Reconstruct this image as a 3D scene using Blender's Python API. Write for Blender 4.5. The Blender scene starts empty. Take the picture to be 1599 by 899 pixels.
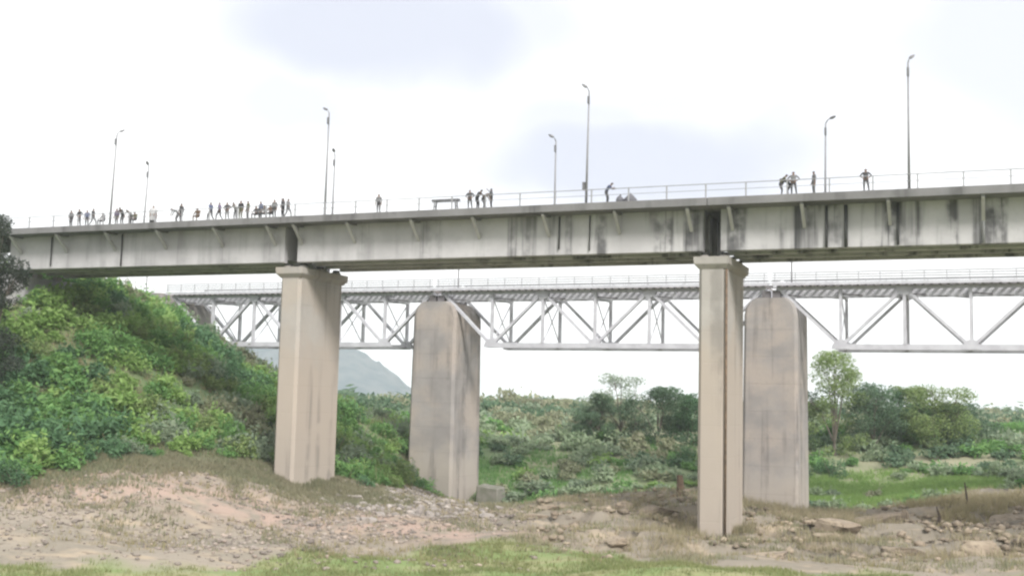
import bpy, bmesh, math, random
import numpy as np
from mathutils import Vector, Matrix, noise as mnoise

# ------------------------------------------------------------------ camera, sky, sun, exposure
scene = bpy.context.scene
COL = scene.collection
CAM_Z = 10.8
cam_data = bpy.data.cameras.new('camera')
cam = bpy.data.objects.new('camera', cam_data)
COL.objects.link(cam)
cam_data.sensor_width = 36.0
cam_data.lens = 1800.0 / 1599.0 * 36.0
cam_data.clip_start = 0.5
cam_data.clip_end = 20000
cam.matrix_world = (Matrix.Translation((0, 0, CAM_Z))
                    @ Matrix.Rotation(math.radians(90 + 5.569), 4, 'X')
                    @ Matrix.Rotation(0.024, 4, 'Z'))
scene.camera = cam

SUN_EL, SUN_AZ = math.radians(38), math.radians(155)     # azimuth clockwise from +Y: behind the camera, to its right
world = bpy.data.worlds.new('World')
scene.world = world
world.use_nodes = True
wn, wl = world.node_tree.nodes, world.node_tree.links
wn.clear()
w_out = wn.new('ShaderNodeOutputWorld')
w_bg = wn.new('ShaderNodeBackground')
w_bg.inputs['Strength'].default_value = 0.10
sky = wn.new('ShaderNodeTexSky')
sky.sky_type = 'NISHITA'
sky.sun_disc = False
sky.sun_elevation = SUN_EL
sky.sun_rotation = SUN_AZ
sky.dust_density = 3.0
tc = wn.new('ShaderNodeTexCoord')
# overcast veil: bright cloud with thinner bluish patches, all laid out by direction in the sky
nzw = wn.new('ShaderNodeTexNoise')
nzw.inputs['Scale'].default_value = 5.0
nzw.inputs['Detail'].default_value = 4.0
wl.new(tc.outputs['Generated'], nzw.inputs['Vector'])
wv = wn.new('ShaderNodeVectorMath'); wv.operation = 'MULTIPLY_ADD'
wv.inputs[1].default_value = (.22, .0, .12)
wl.new(nzw.outputs['Color'], wv.inputs[0]); wl.new(tc.outputs['Generated'], wv.inputs[2])
def thin_patch(d, sx, sz, amount):
    """soft thin spot in the cloud around direction d (the noise above shifts it by half its amplitude)"""
    sub = wn.new('ShaderNodeVectorMath'); sub.operation = 'SUBTRACT'
    sub.inputs[1].default_value = (d[0] + .11, d[1], d[2] + .06)
    wl.new(wv.outputs[0], sub.inputs[0])
    sc_ = wn.new('ShaderNodeVectorMath'); sc_.operation = 'MULTIPLY'
    sc_.inputs[1].default_value = (1 / sx, 1 / .5, 1 / sz)
    wl.new(sub.outputs[0], sc_.inputs[0])
    ln = wn.new('ShaderNodeVectorMath'); ln.operation = 'LENGTH'
    wl.new(sc_.outputs[0], ln.inputs[0])
    r_ = wn.new('ShaderNodeMapRange'); r_.interpolation_type = 'SMOOTHSTEP'
    for k_, v_ in (('From Min', 1.0), ('From Max', .3), ('To Min', 0.0), ('To Max', amount)): r_.inputs[k_].default_value = v_
    wl.new(ln.outputs['Value'], r_.inputs['Value'])
    return r_.outputs['Result']
patches = [((-0.123,0.943,0.310), 0.26, 0.09, 1), ((-0.027,0.945,0.325), 0.16, 0.07, 0.8), ((0.113,0.972,0.205), 0.25, 0.075, 1), ((0.052,0.971,0.234), 0.13, 0.06, 0.8), ((-0.171,0.956,0.237), 0.1, 0.05, 0.75), ((0.390,0.875,0.285), 0.2, 0.11, 0.8), ((0.116,0.960,0.255), 0.09, 0.04, 0.7), ((0.381,0.924,0.027), 0.2, 0.06, 0.55), ((0.181,0.930,0.319), 0.14, 0.05, 0.45), ((-0.253,0.932,0.260), 0.15, 0.05, 0.3)]
acc = None
for p_ in patches:
    o_ = thin_patch(*p_)
    if acc is None: acc = o_
    else:
        mx_ = wn.new('ShaderNodeMath'); mx_.operation = 'MAXIMUM'
        wl.new(acc, mx_.inputs[0]); wl.new(o_, mx_.inputs[1]); acc = mx_.outputs[0]
# the same kind of broken veil all round
nz = wn.new('ShaderNodeTexNoise')
nz.inputs['Scale'].default_value = 4.0
nz.inputs['Detail'].default_value = 3.0
wl.new(tc.outputs['Generated'], nz.inputs['Vector'])
ramp = wn.new('ShaderNodeMapRange')
ramp.interpolation_type = 'SMOOTHSTEP'
ramp.inputs['From Min'].default_value = 0.54
ramp.inputs['From Max'].default_value = 0.72
ramp.inputs['To Max'].default_value = 0.35
wl.new(nz.outputs['Fac'], ramp.inputs['Value'])
mx_ = wn.new('ShaderNodeMath'); mx_.operation = 'MAXIMUM'
wl.new(acc, mx_.inputs[0]); wl.new(ramp.outputs['Result'], mx_.inputs[1])
cl = wn.new('ShaderNodeMix')
cl.data_type = 'RGBA'
cl.inputs[6].default_value = (9.2, 9.2, 9.2, 1)     # bright cloud
cl.inputs[7].default_value = (5.3, 5.5, 6.2, 1)      # thin, bluish cloud
wl.new(mx_.outputs[0], cl.inputs[0])
mixs = wn.new('ShaderNodeMix')
mixs.data_type = 'RGBA'
mixs.inputs[0].default_value = 0.93
wl.new(sky.outputs['Color'], mixs.inputs[6])
wl.new(cl.outputs[2], mixs.inputs[7])
wl.new(mixs.outputs[2], w_bg.inputs['Color'])
wl.new(w_bg.outputs['Background'], w_out.inputs['Surface'])

sun_d = bpy.data.lights.new('sun', 'SUN')
sun_d.energy = 2.8
sun_d.angle = math.radians(15)
sun_d.color = (1.0, 0.965, 0.92)
sun = bpy.data.objects.new('sun', sun_d)
COL.objects.link(sun)
sd = Vector((math.sin(SUN_AZ) * math.cos(SUN_EL), math.cos(SUN_AZ) * math.cos(SUN_EL), math.sin(SUN_EL)))
sun.rotation_euler = sd.to_track_quat('Z', 'Y').to_euler()

vs = scene.view_settings
vs.view_transform = 'Standard'
vs.look = 'None'
vs.gamma = 1.0
vs.use_curve_mapping = False
vs.exposure = 0.68
scene.render.engine = 'CYCLES'
scene.cycles.use_denoising = True
scene.cycles.max_bounces = 6
scene.cycles.transparent_max_bounces = 8
scene.cycles.volume_bounces = 1
scene.cycles.pixel_filter_type = 'BLACKMAN_HARRIS'
scene.cycles.filter_width = 2.4

RNG = random.Random(7)
NR = np.random.default_rng(11)

# ------------------------------------------------------------------ helpers
def tag(o, label=None, cat=None, group=None, kind=None):
    if label: o['label'] = label
    if cat: o['category'] = cat
    if group: o['group'] = group
    if kind: o['kind'] = kind
    return o

def link(name, me, mat=None, parent=None):
    o = bpy.data.objects.new(name, me)
    COL.objects.link(o)
    if mat is not None and me is not None and len(me.materials) == 0:
        for m in (mat if isinstance(mat, (list, tuple)) else [mat]):
            me.materials.append(m)
    if parent is not None:
        o.parent = parent
    return o

def empty(name, loc=(0, 0, 0), rz=0.0, parent=None):
    o = bpy.data.objects.new(name, None)
    o.empty_display_size = 0.3
    COL.objects.link(o)
    o.location = loc
    o.rotation_euler = (0, 0, rz)
    if parent is not None: o.parent = parent
    return o

def mesh_np(name, V, Fq, smooth=False):
    """mesh from an (n,3) array and an (m,k) array of equal-sided faces"""
    me = bpy.data.meshes.new(name)
    V = np.asarray(V, dtype=np.float32); Fq = np.asarray(Fq, dtype=np.int32)
    k = Fq.shape[1]
    me.vertices.add(len(V)); me.vertices.foreach_set('co', V.ravel())
    me.loops.add(Fq.size); me.loops.foreach_set('vertex_index', Fq.ravel())
    me.polygons.add(len(Fq)); me.polygons.foreach_set('loop_start', np.arange(0, Fq.size, k, dtype=np.int32))
    me.update(calc_edges=True)
    if smooth: me.polygons.foreach_set('use_smooth', np.ones(len(Fq), dtype=bool))
    return me

class MB:
    """collects boxes, bars, tubes and prisms of ONE piece"""
    def __init__(s): s.bm = bmesh.new()
    def box(s, x0, x1, y0, y1, z0, z1):
        vs_ = [s.bm.verts.new(p) for p in ((x0,y0,z0),(x1,y0,z0),(x1,y1,z0),(x0,y1,z0),(x0,y0,z1),(x1,y0,z1),(x1,y1,z1),(x0,y1,z1))]
        for f in ((3,2,1,0),(4,5,6,7),(0,1,5,4),(1,2,6,5),(2,3,7,6),(3,0,4,7)):
            s.bm.faces.new([vs_[i] for i in f])
        return s
    def bar(s, a, b, w, h, up=(0, 0, 1)):
        a, b = Vector(a), Vector(b); d = (b - a).normalized(); u = Vector(up)
        side = d.cross(u)
        if side.length < 1e-4: side = d.cross(Vector((0, 1, 0)))
        side.normalize(); u = side.cross(d).normalized()
        ring = []
        for p in (a, b):
            ring.append([s.bm.verts.new(p + side * (w / 2 * i) + u * (h / 2 * j)) for i, j in ((-1,-1),(1,-1),(1,1),(-1,1))])
        for i in range(4):
            s.bm.faces.new((ring[0][i], ring[0][(i+1) % 4], ring[1][(i+1) % 4], ring[1][i]))
        s.bm.faces.new(ring[0][::-1]); s.bm.faces.new(ring[1])
        return s
    def tube(s, pts, radii, n=8):
        pts = [Vector(p) for p in pts]; rings = []
        for k, p in enumerate(pts):
            d = (pts[min(k+1, len(pts)-1)] - pts[max(k-1, 0)]).normalized()
            a = d.orthogonal().normalized() if abs(d.z) < .99 else Vector((1, 0, 0))
            b = d.cross(a).normalized()
            r = radii[k] if isinstance(radii, (list, tuple)) else radii
            rings.append([s.bm.verts.new(p + (a * math.cos(t) + b * math.sin(t)) * r) for t in [2*math.pi*i/n for i in range(n)]])
        for k in range(len(rings) - 1):
            for i in range(n):
                s.bm.faces.new((rings[k][i], rings[k][(i+1) % n], rings[k+1][(i+1) % n], rings[k+1][i]))
        s.bm.faces.new(rings[0][::-1]); s.bm.faces.new(rings[-1])
        return s
    def loft(s, rings):
        R = [[s.bm.verts.new(p) for p in r] for r in rings]; n = len(R[0])
        for k in range(len(R) - 1):
            for i in range(n):
                s.bm.faces.new((R[k][i], R[k][(i+1) % n], R[k+1][(i+1) % n], R[k+1][i]))
        s.bm.faces.new(R[0][::-1]); s.bm.faces.new(R[-1])
        return s
    def mesh(s, name, bevel=0.0, smooth=False):
        bmesh.ops.recalc_face_normals(s.bm, faces=s.bm.faces)
        if bevel > 0:
            ed = [e for e in s.bm.edges if len(e.link_faces) == 2 and e.calc_face_angle(0) > 0.6]
            bmesh.ops.bevel(s.bm, geom=ed, offset=bevel, segments=1, affect='EDGES')
        me = bpy.data.meshes.new(name); s.bm.to_mesh(me); s.bm.free()
        if smooth:
            for p in me.polygons: p.use_smooth = True
        return me
    def build(s, name, mat, parent=None, bevel=0.0, smooth=False):
        return link(name, s.mesh(name, bevel, smooth), mat, parent)

# ------------------------------------------------------------------ materials
def new_mat(name):
    m = bpy.data.materials.new(name); m.use_nodes = True
    nt = m.node_tree; b = nt.nodes['Principled BSDF']
    return m, nt, b

def N(nt, t, **kw):
    n = nt.nodes.new(t)
    for k, v in kw.items():
        if k in n.inputs: n.inputs[k].default_value = v
        else: setattr(n, k, v)
    return n

def mixc(nt, fac, a, b, blend='MIX'):
    m = nt.nodes.new('ShaderNodeMix'); m.data_type = 'RGBA'; m.blend_type = blend
    for i, v in ((0, fac), (6, a), (7, b)):
        if hasattr(v, 'links'): nt.links.new(v, m.inputs[i])
        else: m.inputs[i].default_value = v if i == 0 else (*v, 1) if len(v) == 3 else v
    return m.outputs[2]

def nfac(nt, scale, lo, hi, vec=None, detail=4.0, rough=0.55, coord='Object', mscale=(1, 1, 1), loc=(0, 0, 0)):
    t = N(nt, 'ShaderNodeTexCoord'); mpn = N(nt, 'ShaderNodeMapping')
    mpn.inputs['Scale'].default_value = mscale; mpn.inputs['Location'].default_value = loc
    nt.links.new(t.outputs[coord], mpn.inputs['Vector'])
    z = N(nt, 'ShaderNodeTexNoise', Scale=scale, Detail=detail, Roughness=rough)
    nt.links.new(mpn.outputs['Vector'], z.inputs['Vector'])
    r = N(nt, 'ShaderNodeMapRange'); r.interpolation_type = 'SMOOTHSTEP'
    r.inputs['From Min'].default_value = lo; r.inputs['From Max'].default_value = hi
    nt.links.new(z.outputs['Fac'], r.inputs['Value'])
    return r.outputs['Result']

def bump(nt, b, scale, strength, dist=0.03):
    t = N(nt, 'ShaderNodeTexCoord'); z = N(nt, 'ShaderNodeTexNoise', Scale=scale, Detail=5.0)
    nt.links.new(t.outputs['Object'], z.inputs['Vector'])
    bp = N(nt, 'ShaderNodeBump', Strength=strength, Distance=dist)
    nt.links.new(z.outputs['Fac'], bp.inputs['Height']); nt.links.new(bp.outputs['Normal'], b.inputs['Normal'])

def mul(nt, a, b):
    m = N(nt, 'ShaderNodeMath', operation='MULTIPLY')
    for i, v in enumerate((a, b)):
        if hasattr(v, 'links'): nt.links.new(v, m.inputs[i])
        else: m.inputs[i].default_value = v
    return m.outputs[0]

def concrete(name, light, dark, stain, streak=0.5, lo=.52, hi=.66, sx=0.9, warm=None, along=None, flood=None):
    m, nt, b = new_mat(name)
    c = mixc(nt, nfac(nt, .35, .3, .7), light, dark)
    if warm: c = mixc(nt, nfac(nt, .12, .42, .62, mscale=(1, 1, 1.6), loc=(3, 1, 7)), c, warm)
    c = mixc(nt, mul(nt, nfac(nt, 3.0, .45, .75), .35), c, dark)
    wide = nfac(nt, 1.0, lo, hi, mscale=(sx, sx, .05), detail=3)
    fine = nfac(nt, 1.0, .5, .7, mscale=(5, 5, .16), detail=3)
    leng = nfac(nt, .5, .34, .58, mscale=(1, 1, .9), loc=(9, 4, 2))
    if along or flood:
        tcx = N(nt, 'ShaderNodeTexCoord'); sx_ = N(nt, 'ShaderNodeSeparateXYZ'); nt.links.new(tcx.outputs['Object'], sx_.inputs[0])
    if along:      # the right half of the bridge is the more weathered one
        ra = N(nt, 'ShaderNodeMapRange'); ra.interpolation_type = 'SMOOTHSTEP'
        for k_, v_ in (('From Min', along[0]), ('From Max', along[1]), ('To Min', .28), ('To Max', 1.0)): ra.inputs[k_].default_value = v_
        nt.links.new(sx_.outputs['X'], ra.inputs['Value']); wide = mul(nt, wide, ra.outputs['Result'])
    if flood:      # silt left by floods up to a ragged line
        wob = N(nt, 'ShaderNodeTexNoise', Scale=.5, Detail=4.0); nt.links.new(tcx.outputs['Object'], wob.inputs['Vector'])
        ad = N(nt, 'ShaderNodeMath', operation='MULTIPLY_ADD'); ad.inputs[1].default_value = 7.0; nt.links.new(wob.outputs['Fac'], ad.inputs[0]); nt.links.new(sx_.outputs['Z'], ad.inputs[2])
        rf = N(nt, 'ShaderNodeMapRange'); rf.interpolation_type = 'SMOOTHSTEP'
        for k_, v_ in (('From Min', flood[0] + 6.5), ('From Max', flood[0] + 1.5), ('To Min', 0.0), ('To Max', .8)): rf.inputs[k_].default_value = v_
        nt.links.new(ad.outputs[0], rf.inputs['Value']); c = mixc(nt, rf.outputs['Result'], c, flood[1])
    s1 = mul(nt, mul(nt, wide, leng), streak)
    c = mixc(nt, s1, c, stain)
    c = mixc(nt, mul(nt, mul(nt, fine, wide), streak), c, stain)
    nt.links.new(c, b.inputs['Base Color'])
    b.inputs['Roughness'].default_value = .9
    bump(nt, b, 6, .35)
    return m

def simple(name, col, col2=None, scale=2.0, rough=.7, metal=0.0, bmp=0.0):
    m, nt, b = new_mat(name)
    c = mixc(nt, nfac(nt, scale, .35, .65), col, col2 or tuple(x * .7 for x in col))
    nt.links.new(c, b.inputs['Base Color'])
    b.inputs['Roughness'].default_value = rough; b.inputs['Metallic'].default_value = metal
    if bmp: bump(nt, b, scale * 4, bmp)
    return m

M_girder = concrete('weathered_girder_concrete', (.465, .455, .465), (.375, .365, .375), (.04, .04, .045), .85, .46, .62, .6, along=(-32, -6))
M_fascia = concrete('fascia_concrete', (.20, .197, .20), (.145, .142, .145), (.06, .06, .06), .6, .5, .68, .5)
M_strut = concrete('strut_concrete', (.46, .45, .445), (.38, .37, .365), (.15, .15, .15), .3)
M_pier = concrete('pier_concrete', (.375, .352, .328), (.31, .292, .272), (.155, .143, .132), .5, .52, .7, .8, warm=(.365, .325, .285), flood=(15, (.375, .32, .27)))
M_railpier = concrete('old_pier_concrete', (.30, .28, .268), (.235, .22, .212), (.11, .10, .097), .6, .48, .68, .7, warm=(.345, .30, .265), flood=(3.5, (.37, .33, .29)))
M_oldblock = simple('mossy_old_concrete', (.20, .19, .165), (.14, .145, .11), 1.0, .95, 0, .4)
M_asphalt = simple('asphalt', (.06, .06, .06), (.045, .045, .045), 1.5, .95)
M_steel = simple('weathered_silver_paint', (.52, .525, .56), (.43, .43, .465), .9, .6)
M_steel_dark = simple('dark_rail_steel', (.16, .15, .16), (.11, .10, .10), 1.2, .7)
M_rail_paint = simple('pale_rail_paint', (.30, .30, .32), (.24, .24, .25), 1.0, .6)
M_pole = simple('galvanised_pole', (.24, .24, .25), (.19, .19, .2), 1.0, .55, .2)
M_lamp = simple('lamp_housing', (.16, .16, .17), None, 3, .5)
M_glass = simple('lamp_glass', (.35, .36, .36), None, 3, .2)
M_pipe = simple('dark_drain_pipe', (.055, .055, .06), (.04, .04, .04), 2, .6)
M_wood = simple('sleeper_wood', (.22, .20, .19), (.16, .145, .14), 2, .9)
M_bearing = simple('bearing_rubber', (.05, .05, .05), None, 4, .8)
M_driftwood = simple('dark_dead_wood', (.085, .06, .045), (.05, .038, .03), 4, .95, 0, .5)
M_stump = simple('brown_stump_wood', (.17, .115, .075), (.10, .07, .05), 3, .95, 0, .5)

def rock_mat(name, a, b_, c_, sc=.8):
    m, nt, b = new_mat(name)
    c = mixc(nt, nfac(nt, sc, .3, .7), a, b_)
    c = mixc(nt, nfac(nt, sc * 3.3, .5, .75, mscale=(1, 1, 2.2)), c, c_)
    oi = N(nt, 'ShaderNodeNewGeometry')
    rr = N(nt, 'ShaderNodeMapRange'); rr.inputs['To Min'].default_value = .6; rr.inputs['To Max'].default_value = 1.3
    nt.links.new(oi.outputs['Random Per Island'], rr.inputs['Value'])
    hsv = N(nt, 'ShaderNodeHueSaturation'); nt.links.new(c, hsv.inputs['Color']); nt.links.new(rr.outputs['Result'], hsv.inputs['Value'])
    nt.links.new(hsv.outputs['Color'], b.inputs['Base Color'])
    b.inputs['Roughness'].default_value = .95
    bump(nt, b, 4, .6, .08)
    return m
M_rock = rock_mat('tan_ledge_rock', (.32, .265, .20), (.23, .185, .14), (.10, .08, .06))
M_rubble = rock_mat('grey_pink_rubble', (.28, .24, .205), (.21, .18, .16), (.34, .265, .22), .25)

def leaf_mat(name, a, b_, c_, sc=.35):
    """leaf colour varies from clump to clump; leaves let some light through"""
    m, nt, b = new_mat(name)
    c = mixc(nt, nfac(nt, sc, .38, .62, coord='Object'), a, b_)
    g = N(nt, 'ShaderNodeNewGeometry')
    c = mixc(nt, mul(nt, g.outputs['Random Per Island'], .75), c, c_)
    oi = N(nt, 'ShaderNodeObjectInfo')
    rr = N(nt, 'ShaderNodeMapRange'); rr.inputs['To Min'].default_value = .85; rr.inputs['To Max'].default_value = 1.15
    nt.links.new(oi.outputs['Random'], rr.inputs['Value'])
    hsv = N(nt, 'ShaderNodeHueSaturation'); nt.links.new(c, hsv.inputs['Color']); nt.links.new(rr.outputs['Result'], hsv.inputs['Value'])
    nt.links.new(hsv.outputs['Color'], b.inputs['Base Color'])
    b.inputs['Roughness'].default_value = .75
    tr = N(nt, 'ShaderNodeBsdfTranslucent'); nt.links.new(hsv.outputs['Color'], tr.inputs['Color'])
    mx = N(nt, 'ShaderNodeMixShader'); mx.inputs[0].default_value = .42
    out = nt.nodes['Material Output']
    nt.links.new(b.outputs['BSDF'], mx.inputs[1]); nt.links.new(tr.outputs['BSDF'], mx.inputs[2])
    nt.links.new(mx.outputs['Shader'], out.inputs['Surface'])
    return m
L_green = leaf_mat('bush_leaves', (0.1, 0.235, 0.08), (0.14, 0.29, 0.09), (0.21, 0.35, 0.11))
L_bright = leaf_mat('bright_bush_leaves', (0.19, 0.33, 0.085), (0.25, 0.4, 0.11), (0.3, 0.41, 0.15))
L_dark = leaf_mat('dark_bush_leaves', (0.065, 0.15, 0.075), (0.09, 0.19, 0.09), (0.13, 0.24, 0.11))
L_grey = leaf_mat('grey_green_leaves', (0.19, 0.27, 0.18), (0.23, 0.3, 0.2), (0.28, 0.32, 0.22))
L_tree = leaf_mat('tree_leaves', (0.075, 0.145, 0.09), (0.1, 0.18, 0.105), (0.15, 0.22, 0.12))
L_yellow = leaf_mat('yellow_green_leaves', (0.15, 0.24, 0.075), (0.2, 0.28, 0.1), (0.27, 0.33, 0.13))
L_dry = leaf_mat('dry_scrub_leaves', (0.27, 0.28, 0.19), (0.31, 0.30, 0.21), (0.25, 0.29, 0.16))
L_pale = leaf_mat('pale_scrub_leaves', (0.22, 0.31, 0.18), (0.27, 0.35, 0.21), (0.32, 0.37, 0.25))
L_darkgrey = leaf_mat('dark_grey_green_leaves', (.035, .05, .04), (.05, .065, .05), (.07, .085, .06))  # dark foliage colour of the left-edge tree species
L_grass = leaf_mat('grass_blades', (0.16, 0.22, 0.075), (0.22, 0.25, 0.1), (0.29, 0.28, 0.14), .12)
M_bark = simple('grey_bark', (.16, .135, .11), (.10, .085, .07), 3, .95, 0, .5)

# ------------------------------------------------------------------ terrain
CP = np.array([
 (-30.5,71.0,-0.47),(-15.0,71.0,-0.11),(0.4,71.5,0.18),(16.4,73.0,0.33),(33.6,76.0,0.29),(-17.9,84.0,1.00),(0.5,82.0,0.77),(-36.9,85.0,3.19),(-33.7,78.0,1.30),(-33.1,98.0,5.98),(-26.8,90.0,3.52),
 (-45.6,117.0,19.6),(-52,112.0,17.2),(-42.3,104.0,10.4),(-42.7,140.0,19.4),(-39.8,150.0,16.9),(-37.1,112.0,12.6),(-30.6,112.0,8.4),(-25.2,116.0,6.2),(-29.6,135.0,10.6),
 (-20.6,102.0,3.5),(-15.6,103.0,2.3),(-15.4,120.0,3.4),(-14.8,138.0,6.3),(-10.9,130.0,1.0),(-7.7,138.0,-2.0),(-25.7,95.0,4.21),(-9.9,95.0,1.50),(-4.3,87.0,0.99),(0.6,160.0,3.9),(0.6,142.0,-0.82),
 (11.1,190.0,7.2),(19.3,170.0,5.6),(19.8,140.0,2.2),(15.5,105.0,2.5),(10.1,98.0,1.42),(6.6,110.0,1.05),(15.6,87.0,0.3),(28.2,123.0,-1.1),(27.0,97.0,0.87),(39.0,140.0,0.25),(53.4,160.0,4.4),(57,172,7.2),(73,176,7.0),(50.5,130.0,1.70),
 (66.6,150.0,4.98),(47.8,108.0,1.91),(39.8,90.0,0.97),(63.5,190.0,7.9),(88.8,200.0,7.42),(44.8,200.0,7.0),(33.2,92.0,0.82),
 # outside the picture: the near bank under the camera and the land all round
 (0,0,8.8),(-40,0,9.0),(40,0,9.0),(0,25,4.5),(-40,30,4.0),(40,30,4.0),(0,50,0.4),(-30,55,-.2),(35,55,0.0),(-70,70,6),(-60,90,12),(-80,115,19.5),(-75,140,20.5),(-70,165,20.0),(-52,158,20.2),(-110,130,20.2),
 (-100,180,18),(-40,175,12.5),(-20,170,7.0),(-60,220,10),(0,230,8.6),(50,240,8.2),(100,240,8),(90,160,8),(80,110,5),(70,80,3.5),(75,40,6),(-80,40,7)], dtype=float)

def tps_fit(P, lam=0.6):
    X = P[:, :2] / 50.0; n = len(X)
    r2 = ((X[:, None] - X[None]) ** 2).sum(-1)
    K = np.where(r2 > 0, r2 * np.log(np.maximum(r2, 1e-12)), 0) * .5 + np.eye(n) * lam * 0.004
    Q = np.c_[np.ones(n), X]
    A = np.block([[K, Q], [Q.T, np.zeros((3, 3))]])
    return X, np.linalg.solve(A, np.r_[P[:, 2], 0, 0, 0])
TX, TW = tps_fit(CP)

def vnoise(x, y, scale, seed=0):
    """smooth value noise, vectorised"""
    x = np.asarray(x, float) * scale + seed * 17.3; y = np.asarray(y, float) * scale - seed * 9.1
    xi, yi = np.floor(x).astype(np.int64), np.floor(y).astype(np.int64)
    fx, fy = x - xi, y - yi
    fx = fx * fx * (3 - 2 * fx); fy = fy * fy * (3 - 2 * fy)
    def h(a, b):
        v = np.sin(a * 127.1 + b * 311.7 + seed * 74.7) * 43758.5453
        return v - np.floor(v)
    return (h(xi, yi) * (1 - fx) + h(xi + 1, yi) * fx) * (1 - fy) + (h(xi, yi + 1) * (1 - fx) + h(xi + 1, yi + 1) * fx) * fy

def fbm(x, y, scale, seed=0, oct_=4):
    s, a, t = 0, 1, 0
    for o in range(oct_):
        s = s + a * vnoise(x, y, scale * 2 ** o, seed + o); t += a; a *= .5
    return s / t

def terrain_base(x, y):
    x = np.asarray(x, float); y = np.asarray(y, float)
    sh = x.shape; xf, yf = x.ravel(), y.ravel()
    xc = np.clip(xf, -115, 115); yc = np.clip(yf, -5, 250)
    q = np.c_[xc, yc] / 50.0
    out = np.empty(len(q))
    for i in range(0, len(q), 20000):
        d = ((q[i:i+20000, None] - TX[None]) ** 2).sum(-1)
        K = np.where(d > 0, d * np.log(np.maximum(d, 1e-12)), 0) * .5
        out[i:i+20000] = K @ TW[:-3] + TW[-3] + q[i:i+20000] @ TW[-2:]
    # far away the land levels out a little below eye height
    dist = np.maximum(np.abs(xf - xc), np.abs(yf - yc))
    w = np.clip(dist / 150.0, 0, 1); w = w * w * (3 - 2 * w)
    out = out * (1 - w) + 7.6 * w
    return out.reshape(sh)

def zone_veg(x, y):
    """0 on the bare river bed, 1 on overgrown banks"""
    x = np.asarray(x, float); y = np.asarray(y, float)
    edge_left = np.clip((np.interp(x, [-60, -38, -33, -26, -20, -14, -9, -4], [81, 85.5, 92.5, 101.5, 107.5, 112, 126, 142]) - y) * -.25 + .5, 0, 1)
    left = np.where(x < -2, edge_left, 0)
    back = np.where(x >= -2, np.clip((y - np.interp(x, [-2, 3, 8, 18, 24, 30, 42, 52, 62, 80], [143, 138, 124, 132, 138, 132, 122, 128, 120, 112])) * .2 + .5, 0, 1), 0)
    return np.maximum(left, back)

def terrain(x, y):
    x = np.asarray(x, float); y = np.asarray(y, float)
    z = terrain_base(x, y)
    near = np.clip((260 - y) / 60, 0, 1)
    bed = np.clip((y - 60) / 12, 0, 1)
    ledge = fbm(x * .55, y * 1.3, .22, 3, 4)
    z = z + near * ((fbm(x, y, .09, 5) - .5) * 1.3 + (ledge - .5) * 1.5 * bed * (1 - .6 * zone_veg(x, y)))
    # eroded steps in the bare earth right of the near piers
    right = np.clip((x + 2) / 8, 0, 1) * np.clip((y - 80) / 6, 0, 1) * (1 - zone_veg(x, y))
    st = fbm(x * .6, y * 1.5, .16, 9, 3) * 5.0
    z = z + right * (np.clip((st - np.floor(st)) * 3.2 - 1.1, 0, 1) - .5) * 1.15
    z = z + np.clip((y - 250) / 200, 0, 1) * (fbm(x, y, .01, 8) - .5) * 3.0
    return z

def zt(x, y): return float(terrain(np.array([x]), np.array([y]))[0])

def grow(a, b, step, far, g=1.18):
    c = list(np.arange(a, b + step, step)); s = step
    while c[-1] < far: s *= g; c.append(c[-1] + s)
    s = step; pre = []
    lo = a
    while lo > -far: s *= g; lo -= s; pre.append(lo)
    return np.array(pre[::-1] + c)
gx = grow(-72, 82, .66, 6000)
gy = grow(64, 205, .66, 6000)
gy = gy[gy > -400]
GX, GY = np.meshgrid(gx, gy)
GZ = terrain(GX, GY)
nx, ny = len(gx), len(gy)
idx = np.arange(nx * ny).reshape(ny, nx)
Fq = np.stack([idx[:-1, :-1], idx[:-1, 1:], idx[1:, 1:], idx[1:, :-1]], -1).reshape(-1, 4)
me = mesh_np('ground', np.stack([GX, GY, GZ], -1).reshape(-1, 3), Fq, True)
# what grows or lies where: red = vegetated soil, green = reddish earth band, blue = green sward by the near edge
veg = zone_veg(GX, GY)
mesh_np_attr = me.color_attributes.new('cover', 'FLOAT_COLOR', 'POINT')
def band_earth(x, y):
    yc = np.interp(x, [-60, -37, -30, -22, -12, -4, 4], [86, 87.5, 88.5, 90, 90, 86, 84])
    b = np.exp(-((y - yc) / 4.2) ** 2) * np.clip((6 - x) / 8, 0, 1)
    return np.clip(b * 1.25 * (fbm(x, y, .18, 21) + .45), 0, 1)
def sward(x, y):
    lim = np.interp(x, [-60, -34, -24, -14, -6, 2, 8, 14, 20, 28, 40, 60], [71, 72.5, 73.5, 77.5, 81.0, 82.5, 80.5, 75.5, 74, 74.5, 76, 77])
    return np.clip((lim + (fbm(x, y, .25, 31) - .5) * 7 - y) * .6 + .3, 0, 1)
earth = band_earth(GX, GY); swd = sward(GX, GY)
green_slope = np.clip(1 - ((GX - 45) / 16) ** 2 - ((GY - 138) / 12) ** 2, 0, 1)
flats = np.clip((GX + 4) / 6, 0, 1) * veg
cols = np.stack([veg, earth, np.maximum(swd, green_slope), flats], -1).astype(np.float32)
mesh_np_attr.data.foreach_set('color', cols.ravel())

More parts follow.
